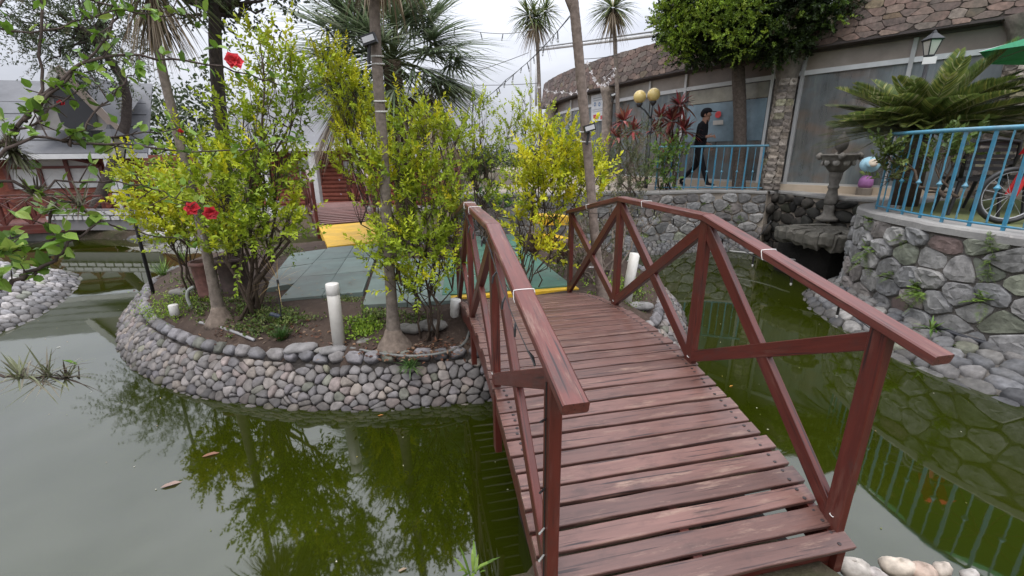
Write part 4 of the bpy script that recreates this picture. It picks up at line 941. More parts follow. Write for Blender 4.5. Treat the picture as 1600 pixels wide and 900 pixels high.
# fan palm behind
R = np.random.default_rng(60); D = 8.6; c = atD(612, 95, D)
fp = thing('fan_palm', 'bushy fan palm with drooping dead fronds behind the grey trunk', 'palm', (c[0], c[1], -.1)); mb = MB(); mb.tube([(c[0], c[1], -.1), (c[0]+.03, c[1], .8), c], [.2, .17, .16], 10, (.10, .07, .05)); mb.build('trunk', BARK, fp, True)
fo = Foliage(); dead = Foliage(); st = MB(); n = 105
for i in range(n):
    th = R.uniform(0, 6.2832); el = R.uniform(-.75, 1.25); d = np.array([math.cos(th)*math.cos(el), math.sin(th)*math.cos(el), math.sin(el)]); Lp = R.uniform(.7, 1.15); hub = c+d*Lp-UPV*.1*Lp*math.cos(el)
    st.tube([c, c+d*Lp*.5+UPV*.02, hub], [.012, .009, .007], 4, (.10, .12, .05))
    is_dead = el < -.55; m_ = 30; side = unit(np.cross(d, UPV)); nn = unit(np.cross(side, d)); a = np.linspace(-1.9, 1.9, m_)+R.normal(size=m_)*.04
    dd = np.cos(a)[:, None]*d+np.sin(a)[:, None]*side+nn*R.normal(size=(m_, 1))*.06; L = (.80+.2*np.cos(a))*R.uniform(.85, 1.15)
    col = mixcol(R, m_, DRY if is_dead else [(.13, .18, .09), (.19, .24, .14), (.26, .30, .2), (.34, .36, .26)], (3, 3, 2, 2) if is_dead else (4, 4, 2, 1))
    (dead if is_dead else fo).blades(np.repeat(hub[None], m_, 0), dd, L, .038, col, .22 if not is_dead else .7, 3)
st.build('petiole', BARK, fp, True); fo.build('crown', LEAF, fp); dead.build('dead_frond', LEAF, fp)
# ================================================================ more trees and plants
def conifer_crown(fo, blobs, dens, R, cols, wts, needle=.05, w=.012, twig=(.15, .3), hang=0.):
    for c, r in blobs:
        n = max(10, int(dens*r[0]*r[1]*r[2]*4.2)); q = in_ball(n, R); S = ell(c, r, q); rad = unit(q[:, :1]*RIGHT+q[:, 1:2]*FWD+q[:, 2:3]*UPV); D = unit(rad+UPV*(.25-hang)+R.normal(size=(n, 3))*.4); L = R.uniform(*twig, n); base = mixcol(R, n, cols, wts)
        for k in range(7):
            t = (k+.5)/7; P = S+D*(L*t)[:, None]-UPV*(hang*.25*L*t*t)[:, None]
            for j in range(3): fo.leaves(P, unit(D*.9+R.normal(size=(n, 3))*.7), R.normal(size=(n, 3)), needle*(1-.4*t), w, base*(1+.25*t))
# clipped conifer on the terrace
R = np.random.default_rng(70); Dp = 11.42; b = atD(1155, 291, Dp); b[2] = TB; Dc = 11.0
t_ = thing('conifer_tree', 'conifer with bright green tips and thick bare trunk on the terrace by the blue railing', 'tree', b); mb = MB()
trunk(mb, [b-UPV*.05, atD(1157, 200, Dp), atD(1154, 120, Dp), atD(1152, 95, Dp)], [.145, .13, .13, .13], 12, (.105, .083, .068))
for u, v in ((1090, 75), (1110, 30), (1150, 20), (1190, 60), (1230, 40), (1270, 20), (1060, 30), (1215, 78)): limb(mb, atD(1152, 103, Dp), atD(u, v, Dc+R.uniform(-.4, .3)), .075, .02, R, .05, 5, (.06, .045, .035))
mb.build('trunk', BARK, t_, True); fo = Foliage()
PINE = [(.022, .035, .012), (.035, .055, .015), (.06, .10, .018), (.13, .19, .025), (.05, .045, .025)]
conifer_crown(fo, [blob(1080, 30, Dc, 52, 42, 45), blob(1085, 75, Dc, 34, 22, 40), blob(1150, 20, Dc, 70, 55, 50), blob(1140, 70, Dc, 45, 22, 45), blob(1220, 20, Dc-.1, 70, 55, 50), blob(1220, 68, Dc-.1, 45, 26, 40), blob(1290, 5, Dc-.2, 42, 34, 40), blob(1150, -50, Dc, 100, 50, 70), blob(1240, -50, Dc, 90, 40, 70)], 620, R, PINE, (4, 4, 2, .25, .8), .085, .034)
conifer_crown(fo, [blob(1045, 20, Dc-.5, 24, 26), blob(1065, 50, Dc-.5, 26, 26), blob(1100, 30, Dc-.8, 24, 22), blob(1160, 10, Dc-.9, 30, 20), blob(1140, 45, Dc-.9, 22, 14), blob(1060, 80, Dc-.4, 14, 18), blob(1160, 72, Dc-.8, 16, 12), blob(1200, 48, Dc-.8, 14, 8), blob(1300, 20, Dc-.1, 16, 12)], 900, R, [(.16, .24, .02), (.11, .17, .02), (.22, .29, .03)], (3, 3, 2), .06, .026)
fo.build('crown', LEAF, t_)
# dark wispy trees far left
for i, (ub, D, bl, lb, tr) in enumerate(((130, 17.5, [(60, 30, 75, 45), (140, 60, 70, 50), (100, 90, 60, 30), (185, 110, 45, 40), (170, 20, 60, 30), (20, 20, 40, 30), (130, -30, 100, 30)], 'dark feathery conifer rising in front of the grey roofed house', [(215, 160), (150, 60), (90, 20)]),
        (345, 6.3, [(330, 30, 50, 32), (390, 8, 55, 34), (300, -60, 90, 60), (400, -90, 110, 60), (250, -120, 90, 50), (340, -170, 110, 60), (470, -150, 80, 50), (200, -180, 90, 50)], 'dense dark evergreen standing behind the tall golden shrub', [(338, 120), (335, 20), (340, -80)]))):
    R = np.random.default_rng(75+i); b = atD(ub, 320, D); b[2] = -.3 if i == 0 else -.06; t_ = thing('evergreen_tree', lb, 'tree', b); mb = MB(); trunk(mb, [b, *[atD(u, v, D) for u, v in tr]], [.16, .12, .09, .05] if i == 0 else [.085, .07, .06, .04], 8, (.05, .04, .035))
    for u, v, ru, rv in bl:
        for k in range(4): limb(mb, atD(*tr[-2], D), atD(u+R.uniform(-ru, ru)*.7, v+R.uniform(-rv, rv)*.7, D), .04, .008, R, .07, 5, (.05, .04, .035), 5)
    mb.build('trunk', BARK, t_, True); fo = Foliage(); conifer_crown(fo, [blob(u, v, D, ru, rv) for u, v, ru, rv in bl], 34 if i == 0 else 150, R, [(.035, .05, .022), (.05, .07, .028), (.08, .10, .04), (.11, .10, .06)], (3, 3, 2, 1), .12 if i == 0 else .06, .026, (.35, .7) if i == 0 else (.2, .42), .55); fo.build('crown', LEAF, t_)
# cycad
R = np.random.default_rng(80); c = atD(1440, 204, 8.7); b = c.copy(); b[2] = TR-.02
t_ = thing('cycad', 'huge cycad with stiff arching fronds behind the curved railing', 'palm', b); MB().tube([b, (b+c)/2, c], [.17, .16, .14], 10, (.07, .05, .035)).build('trunk', BARK, t_, True)
fo = Foliage(); st = MB()
for i in range(125):
    th = R.uniform(0, 6.2832); el = R.uniform(.0, .72) if i > 10 else R.uniform(.6, 1.1); d = np.array([math.cos(th)*math.cos(el), math.sin(th)*math.cos(el), math.sin(el)]); L = R.uniform(1.05, 1.42); m_ = 52; t = np.linspace(.12, 1, m_); cu = c[None]+d*L*t[:, None]-UPV*(R.uniform(.06, .26)*L*t**2*math.cos(el))[:, None]
    side = unit(np.cross(d, UPV)); tn = unit(np.gradient(cu, axis=0)); nn = unit(np.cross(side[None], tn)); col = mixcol(R, m_, [(.07, .105, .025), (.11, .145, .035), (.19, .20, .05), (.27, .27, .13)], (4, 4, 2, 1))*(1.3 if R.random() < .15 else 1)
    st.tube(cu[::9], [.009, .008, .007, .006, .005, .004][:len(cu[::9])], 4, (.12, .12, .05), False)
    for sg in (-1, 1): fo.leaves(cu, unit(tn*.75+side*sg*.62+nn*.32), nn+side*sg*.3, .21*np.sin(np.pi*(.12+.85*t))**.6+.02, .025, col, .05)
st.build('frond_stalk', BARK, t_, True); fo.build('crown', LEAF, t_)
# red cordylines by the globe lamp
CORD = [(.24, .05, .045), (.14, .045, .035), (.42, .07, .08), (.28, .13, .08), (.10, .065, .035), (.5, .2, .19)]
for i, (u, v, D, h, n, L, lb) in enumerate(((1055, 215, 11.3, [(1062, 165), (1050, 190), (1068, 205), (1048, 225)], 46, .42, 'tall red leaved cordyline just right of the globe lamp'), (1000, 225, 11.25, [(975, 190), (990, 205), (965, 215)], 40, .38, 'bronze red cordyline below the yellow globes'), (1030, 200, 11.35, [(1032, 185), (1025, 205)], 36, .35, 'pink striped cordyline between the lamp post and the taller cordyline'))):
    R = np.random.default_rng(90+i); b = atD(u, 285, D); b[2] = TB-.05; t_ = thing('cordyline', lb, 'plant', b, 'red cordylines on the terrace'); mb = MB(); fo = Foliage()
    for uu, vv in h: tp = atD(uu, vv, D); limb(mb, b, tp, .02, .014, R, .04, 5, (.12, .09, .07)); head(fo, tp, n, L, .07, R, CORD, (4, 3, 2.5, 3, 1, 1), (.2, .6), -.3, 1.3, 4)
    mb.build('stem', BARK, t_, True); fo.build('foliage', LEAF, t_)
# grey green bushes hanging over the back wall, and leafy plants at the railing
GG = [(.10, .115, .05), (.07, .09, .035), (.14, .135, .07), (.17, .14, .09)]
bb = at(990, 300, TB); Db = math.hypot(*(bb-CAM)[:2])
shrub('grey_shrub', 'dry grey green bush overhanging the back wall below the red cordylines', bb, [blob(1000, 222, Db-.2, 42, 26), blob(985, 262, Db-.3, 52, 32), blob(955, 250, Db-.2, 34, 30), blob(1010, 285, Db-.3, 26, 22), blob(960, 295, Db-.5, 40, 22)], 75, 101, GG, (4, 3, 3, 1.5), stems=8, leafL=.05, leafW=.012, wood=(.13, .10, .08), tip=False)
bb = at(1045, 296, TB); Db = math.hypot(*(bb-CAM)[:2])-.12
shrub('leafy_vine', 'bright broad leaved plant spilling through the left end of the short railing', bb, [blob(1040, 255, Db, 22, 26), blob(1056, 238, Db, 22, 12), blob(1030, 280, Db-.1, 18, 14)], 200, 102, [(.09, .16, .03), (.13, .20, .04), (.06, .11, .02), (.26, .24, .03)], (4, 3, 3, .6), stems=5, leafL=.07, leafW=.045, pairs=4, cat='plant')
bb = at(900, 330, .0); 
shrub('green_bush', 'round green bush behind the slender trunk', np.array([*atD(905, 320, 11.9)[:2], TB]), [blob(890, 195, 11.9, 16, 16), blob(905, 215, 11.9, 18, 30), blob(880, 225, 11.8, 16, 20)], 60, 103, [(.05, .10, .02), (.08, .13, .03), (.12, .17, .04)], (3, 3, 1), stems=3)
shrub('green_bush', 'leafy bush climbing the curved terrace behind the railing bars', atD(1480, 300, 7.2), [blob(1465, 245, 7.4, 28, 30), blob(1495, 235, 7.6, 28, 24), blob(1390, 270, 7.6, 14, 30), blob(1385, 240, 7.6, 10, 20)], 130, 104, [(.07, .11, .025), (.12, .15, .04), (.16, .16, .06)], (3, 3, 1.5), stems=6, leafL=.055, leafW=.028)
bb = isle_at(935, 440)
shrub('dry_shrub', 'tangle of dry twigs and small leaves along the right rim of the island', bb, [blob(900, 395, 5.4, 34, 22), blob(940, 380, 5.8, 30, 22), blob(1000, 345, 7.2, 34, 24), blob(970, 330, 7., 34, 22), blob(905, 350, 6.6, 30, 30)], 70, 105, [(.13, .11, .06), (.08, .09, .035), (.16, .13, .08), (.12, .16, .04)], (3, 3, 2, 2), stems=10, leafL=.04, leafW=.016, wood=(.12, .095, .075), tip=False)
shrub('green_bush', 'dark green creeper hanging on the stone wall at the back of the island', at(770, 352, .3), [blob(780, 325, 8.6, 20, 18), blob(765, 305, 8.8, 16, 14)], 160, 106, [(.04, .10, .02), (.06, .14, .03)], (1, 1), stems=3, leafL=.06, leafW=.035, pairs=5)
# ferns and tufts
def fern(p, out, size, seed, label, group=None, col=((.16, .24, .04), (.10, .17, .03))):
    R = np.random.default_rng(seed); fo = Foliage(); p = np.asarray(p, float); out = np.asarray(out, float)
    for i in range(9):
        d = unit(out*.8+UPV*R.uniform(-.15, .9)+R.normal(size=3)*.55); L = size*R.uniform(.7, 1.1); t = np.linspace(.1, 1, 16); cu = p+d*L*t[:, None]-UPV*(.35*L*t**2)[:, None]; side = unit(np.cross(d, UPV+.01)); tn = unit(np.gradient(cu, axis=0))
        for sg in (-1, 1): fo.leaves(cu, unit(tn*.4+side*sg), UPV+R.normal(size=(16, 3))*.2, size*.26*np.sin(np.pi*np.clip(.15+.82*t, 0, 1)), size*.055, mixcol(R, 16, col, (1, 1)))
    o = fo.build('fern', LEAF); return tag(o, label, 'fern', group)
def tuft(p, n, L, W, seed, label, name='grass_tuft', cols=((.10, .19, .03), (.16, .24, .05), (.07, .13, .025)), cat='plant', group=None, low=.1, out=None, droop=(.2, .7)):
    R = np.random.default_rng(seed); fo = Foliage(); th = R.uniform(0, 6.2832, n); el = R.uniform(low, 1.35, n); D = np.stack([np.cos(th)*np.cos(el), np.sin(th)*np.cos(el), np.sin(el)], 1)
    if out is not None: D = unit(D+np.asarray(out, float)*.8)
    fo.blades(np.asarray(p)+R.normal(size=(n, 3))*np.array([.02, .02, 0])*L*3, D, L*R.uniform(.6, 1.1, n), W, mixcol(R, n, cols, [1]*len(cols)), R.uniform(*droop, n), 3); return tag(fo.build(name, LEAF), label, cat, group)
GF = 'ferns growing in the terrace walls'; OUTR = np.array([-.95, -.3, 0])
def on_rw(u, v):
    """point of the curved wall's face seen at a pixel"""
    d = ray(u, v); best = None
    for i in range(len(RW)-1):
        a, b = RW[i], RW[i+1]; A = np.array([[d[0], a[0]-b[0]], [d[1], a[1]-b[1]]]); 
        if abs(np.linalg.det(A)) < 1e-9: continue
        t, s = np.linalg.solve(A, a-CAM[:2])
        if t > 0 and -.01 <= s <= 1.01 and (best is None or t < best): best = t
    return CAM+d*best if best else at(u, v, 0)
for i, (u, v, sz, lb) in enumerate(((1362, 345, .16, 'yellow green fern at the top left of the curved wall'), (1360, 392, .30, 'large fern hanging low at the left of the curved wall'), (1412, 372, .12, 'small yellowish fern between the top stones of the curved wall'), (1395, 430, .16, 'thin fern in a joint at the lower left of the curved wall'), (1440, 455, .26, 'fern with long fronds near the middle foot of the curved wall'), (1437, 445, .15, 'short fern just above the long frond fern on the curved wall'))):
    q = on_rw(u, v); fern(q+OUTR*.05, OUTR, sz, 120+i, lb, GF)
TL = ['second fern from the top of the trailing string on the curved wall', 'third fern down the trailing string on the curved wall', 'lowest fern of the trailing string on the curved wall', 'topmost fern of the trailing string just below the coping']
for i, (u, v, sz) in enumerate(((1553, 385, .10), (1550, 405, .12), (1546, 425, .10), (1549, 370, .09))):
    q = on_rw(u, v); fern(q+OUTR*.06, OUTR*.3-UPV*.5, sz, 130+i, TL[i], GF)
q = on_rw(1540, 470); fern(q+OUTR*.05, OUTR, .22, 140, 'drooping fern beneath the trailing string on the curved wall', GF)
WL = ['spindly weed rooted where the long frond fern meets the cobbles', 'thin weed at the wall foot right after the black conduit bends', 'bushy weed on the cobbles just past the end of the right handrail', 'broad weed clump at the wall foot under the drooping fern', 'weed clump between two larger clumps at the wall foot', 'outermost leafy weed clump along the wall foot', 'short weed sprout on the cobbles beside the bushy clump', 'tall weed at the inner corner where the curved wall meets the cascade', 'weed below the large hanging fern of the curved wall']
for i, (u, v, z, n, L) in enumerate(((1455, 515, -.36, 18, .22), (1485, 500, -.34, 16, .22), (1490, 545, -.46, 22, .20), (1545, 520, -.36, 26, .24), (1570, 530, -.38, 22, .22), (1590, 545, -.4, 24, .22), (1510, 540, -.42, 16, .15), (1330, 410, -.35, 20, .28), (1365, 430, -.35, 18, .22))):
    tuft(at(u, v, z), n, L, .024, 150+i, WL[i], 'weed_tuft', group='weeds under the curved wall')
wallp = lambda u, v: atD(u, v, math.hypot(*(bline.at(0)[0]*0+bp[4]-CAM[:2]))-.05)
for i, (u, v, sz, lb) in enumerate(((1035, 345, .38, 'big fern arching out of the back terrace wall'), (1100, 318, .12, 'small fern high on the back terrace wall'), (1138, 325, .14, 'bushy fern on the back wall near the dark recess'), (1155, 342, .16, 'thin fern low on the back wall near the dark recess'), (1050, 370, .16, 'fern at the foot of the back wall'))):
    fern(wallp(u, v), np.array([-.4, -.9, 0]), sz, 160+i, lb, GF)
for i, (u, v) in enumerate(((1320, 395), (1330, 372))): tuft(at(u, v, -.1), 16, .22, .03, 170+i, ['low broad leaved weed under the cascade ledge', 'upper broad leaved weed at the side of the cascade ledge'][i], 'weed_tuft', group='weeds by the cascade')
tuft(isle_at(640, 552)+np.array([.0, -.16, -.06]), 70, .17, .013, 180, 'spiky dark green tuft hanging over the cobbles of the island front', cols=((.06, .12, .03), (.09, .16, .04)), out=(0, -.5, 0)); tuft(isle_at(442, 532), 160, .20, .008, 181, 'dense dark green grass clump near the white pipe', cols=((.04, .09, .02), (.06, .12, .025)), low=.7, droop=(.05, .3))
tuft(isle_at(255, 430), 60, .32, .012, 182, 'upright green reed clump at the back left rim of the island', low=.6, droop=(.05, .25)); tuft(isle_at(285, 408), 50, .3, .012, 183, 'second reed clump behind the planter on the island', low=.7, droop=(.05, .25))
tuft(at(738, 896, -.4), 14, .2, .018, 184, 'small bright green seedling on the near bank beside the bridge', cols=((.2, .3, .05), (.14, .24, .04)), low=.5)
# ground cover on the island
R = np.random.default_rng(190); fo = Foliage()
def patch(u, v, ru, rv, n, L, W, cols, h=.04):
    k = 0; U = u+R.normal(size=n)*ru*.5; Vv = v+R.normal(size=n)*rv*.5; P = np.array([isle_at(a, b) for a, b in zip(U, Vv)]); Q = np.repeat(P, 5, 0)+R.normal(size=(n*5, 3))*np.array([.02, .02, 0]); D = R.normal(size=(n*5, 3)); D[:, 2] = np.abs(D[:, 2])*.9+.25; Q[:, 2] += R.uniform(0, h, n*5)
    fo.leaves(Q, D, UPV+R.normal(size=(n*5, 3))*.5, L, W, mixcol(R, n*5, cols, [1]*len(cols)))
LIME = ((.20, .31, .03), (.26, .36, .04), (.14, .23, .03)); DG = ((.08, .13, .025), (.13, .18, .04), (.06, .09, .02), (.17, .19, .06))
for a_ in ((282, 472, 60, 16, 150, .035, .012, LIME, .05), (255, 490, 40, 14, 110, .035, .012, LIME, .05), (320, 480, 50, 22, 120, .035, .018, DG), (390, 480, 50, 20, 130, .035, .02, DG), (440, 500, 50, 16, 120, .035, .02, DG), (400, 515, 50, 14, 90, .035, .02, DG), (570, 515, 34, 20, 150, .035, .02, LIME), (590, 495, 26, 14, 90, .03, .018, DG), (640, 500, 40, 10, 60, .03, .018, DG), (300, 440, 50, 16, 90, .03, .016, DG), (960, 450, 40, 24, 130, .035, .02, LIME), (990, 460, 30, 24, 100, .03, .018, DG), (880, 420, 30, 14, 60, .03, .018, DG), (450, 395, 30, 14, 70, .04, .02, DG), (540, 470, 40, 6, 40, .03, .015, DG)): patch(*a_)
tag(fo.build('ground_cover', LEAF), 'low weeds and clover covering parts of the island soil', 'ground cover', kind='stuff')
# fallen leaves round the trunk
fo = Foliage()
for u, v, ru, rv, n in ((630, 555, 70, 14, 150), (540, 545, 50, 14, 60), (690, 545, 50, 16, 110), (460, 520, 60, 20, 70), (350, 520, 50, 14, 50), (300, 450, 60, 20, 40), (960, 470, 30, 20, 40)):
    P = np.array([isle_at(u+R.normal()*ru*.5, v+R.normal()*rv*.5) for _ in range(n)]); P[:, 2] += .012+R.uniform(0, .012, n); D = R.normal(size=(n, 3))*np.array([1, 1, .2]); fo.leaves(P, D, UPV+R.normal(size=(n, 3))*.35, R.uniform(.03, .06, n), R.uniform(.015, .03, n), mixcol(R, n, ((.16, .07, .04), (.10, .045, .03), (.24, .14, .08), (.3, .22, .16)), (3, 3, 2, 1)))
tag(fo.build('leaf_litter', LEAF), 'brown fallen leaves scattered on the island soil', 'leaf litter', kind='stuff')
# ================================================================ hibiscus on the near left bank
R = np.random.default_rng(200); hb = np.array([-3.2, .35, -.3]); t_ = thing('hibiscus', 'bare branched hibiscus with glossy leaves and red blossoms reaching in over the water', 'shrub', hb); mb = MB(); fo = Foliage(); fl = []
BK = (.085, .065, .055)
def branch(pts, r0, r1, leaves=16, L=.06):
    P = chaikin(np.array(pts), 2, False); Q = P+R.normal(size=P.shape)*.006; mb.tube(Q, np.linspace(r0, r1, len(Q))*.68, 6, BK)
    s_ = np.linspace(.1, 1, leaves)**.8; idx = (s_*(len(Q)-1)).astype(int)
    for i in idx:
        p = Q[i]
        if R.random() < .45: tw = unit(R.normal(size=3)+UPV*.5); q = p+tw*R.uniform(.03, .12); mb.tube([p, q], [.003, .002], 4, BK, False); p = q
        for k in range(R.integers(1, 4)):
            d = unit(R.normal(size=3)+UPV*.5); c = np.array([(.14, .26, .03), (.21, .33, .05), (.30, .40, .08), (.10, .18, .03)][R.choice(4, p=[.35, .3, .15, .2])])*R.uniform(.8, 1.2); fo.big_leaves(p[None]+R.normal(size=(1, 3))*.008, d[None], (UPV+R.normal(size=3)*.5)[None], L*R.uniform(.5, 1.05), L*.5, c[None], .12)
    return Q
HD = 2.7
fork = atD(-60, 330, HD); branch([hb, hb+np.array([-.05, .15, .9]), fork], .035, .02, 4); up = atD(70, 180, HD); low = atD(-40, 470, 2.9)
branch([hb, hb+np.array([.1, .35, .3]), low], .03, .02, 2)
branch([fork, atD(-10, 225, HD), atD(110, 110, HD), atD(165, 85, HD), atD(250, 88, HD+.1), atD(360, 105, HD+.2), atD(440, 135, HD+.3)], .014, .004, 26)
branch([atD(40, 192, HD), atD(70, 150, HD), atD(110, 115, HD), atD(170, 60, HD), atD(185, 20, HD)], .011, .004, 18)
branch([atD(52, 170, HD), atD(68, 150, HD), atD(64, 80, HD), atD(62, 0, HD), atD(60, -60, HD)], .009, .006, 4)
branch([fork, atD(20, 212, HD-.1), atD(100, 222, HD), atD(190, 212, HD+.1), atD(280, 200, HD+.2)], .012, .003, 22)
branch([atD(100, 222, HD), atD(200, 225, HD), atD(300, 238, HD+.1), atD(400, 235, HD+.2), atD(470, 213, HD+.3)], .009, .003, 22)
branch([atD(105, 225, HD), atD(140, 185, HD), atD(185, 145, HD), atD(212, 105, HD)], .008, .003, 16)
branch([atD(20, 212, HD), atD(60, 190, HD), atD(120, 140, HD)], .008, .004, 10)
branch([fork, atD(-10, 275, HD), atD(60, 298, HD), atD(110, 315, HD), atD(160, 348, HD+.1), atD(240, 370, HD+.2), atD(285, 370, HD+.3)], .012, .003, 14)
branch([atD(40, 300, HD), atD(80, 286, HD), atD(150, 283, HD), atD(210, 284, HD), atD(260, 305, HD+.1), atD(300, 325, HD+.2)], .008, .003, 20)
branch([low, atD(-10, 455, 2.8), atD(40, 430, 2.8), atD(80, 410, 2.75), atD(100, 385, 2.7), atD(160, 345, 2.7)], .018, .005, 16, .085)
branch([atD(30, 435, 2.8), atD(60, 425, 2.8), atD(85, 380, 2.8), atD(75, 350, 2.8), atD(85, 315, 2.8)], .013, .005, 16, .07)
branch([atD(0, 450, 2.8), atD(-30, 400, 2.8), atD(0, 380, 2.7), atD(15, 395, 2.7)], .012, .004, 22, .08)
branch([fork, atD(-30, 120, HD), atD(-20, 40, HD), atD(30, -30, HD)], .014, .006, 14); branch([atD(-20, 40, HD), atD(60, 60, HD), atD(150, 20, HD), atD(235, 15, HD)], .007, .003, 14); branch([atD(140, 0, HD), atD(220, 20, HD), atD(270, 28, HD), atD(310, 22, HD)], .006, .003, 12)
branch([low, atD(-60, 560, 2.6), atD(0, 590, 2.5), atD(50, 588, 2.5), atD(120, 592, 2.5)], .012, .004, 2)
mb.build('branch', BARK, t_, True); fo.build('foliage', LEAF, t_)
def hib_flower(u, v, D, r, face):
    ff = Foliage(); c = atD(u, v, D); face = unit(np.asarray(face, float)); s1 = unit(np.cross(face, UPV)); s2 = np.cross(s1, face)
    for ring, n, k in ((1., 6, .0), (.7, 6, .5), (.45, 5, .2)):
        for j in range(n):
            a = 6.2832*(j+k)/n; d = unit(math.cos(a)*s1+math.sin(a)*s2+face*(.35+.6*(1-ring))); ff.big_leaves(c[None]+face*.006*(1-ring), d[None], face[None]+R.normal(size=(1, 3))*.35, r*ring*1.05, r*1.1*ring, np.array([(.62, .05, .065)])*R.uniform(.6, 1.4), .25)
    o = ff.build('blossom', LEAF, t_); return o
toc = unit(CAM-atD(365, 95, HD))
hib_flower(365, 96, HD+.2, .046, toc+np.array([.3, 0, .5])); hib_flower(301, 326, HD+.2, .040, toc+np.array([-.2, 0, .5])); hib_flower(329, 332, HD+.2, .040, toc); hib_flower(283, 208, HD+.2, .022, UPV); hib_flower(96, 165, HD, .022, UPV)
for i, (u, v, D, L, lb) in enumerate(((20, 235, HD, .17, 'shaggy air plant clump on the hibiscus branch before the house eave'), (55, 305, HD, .12, 'small air plant on the hibiscus branch above the left footbridge'), (125, 320, HD, .17, 'pale spidery air plant on the hibiscus branch before the left footbridge'), (35, 590, 2.5, .15, 'air plant low over the water at the tip of a hibiscus twig'), (75, 588, 2.5, .17, 'larger air plant low over the water beside its twin'), (105, 590, 2.5, .10, 'tiny leafy air plant at the very end of the low twig'))):
    tuft(atD(u, v, D), 46 if i else 220, L if i else .10, .008, 210+i, lb, 'air_plant', ((.17, .18, .10), (.12, .13, .06), (.22, .2, .15), (.08, .06, .045)), low=-1.2 if i in (0,) else -.4, group='air plants on the hibiscus', droop=(.0, .5))
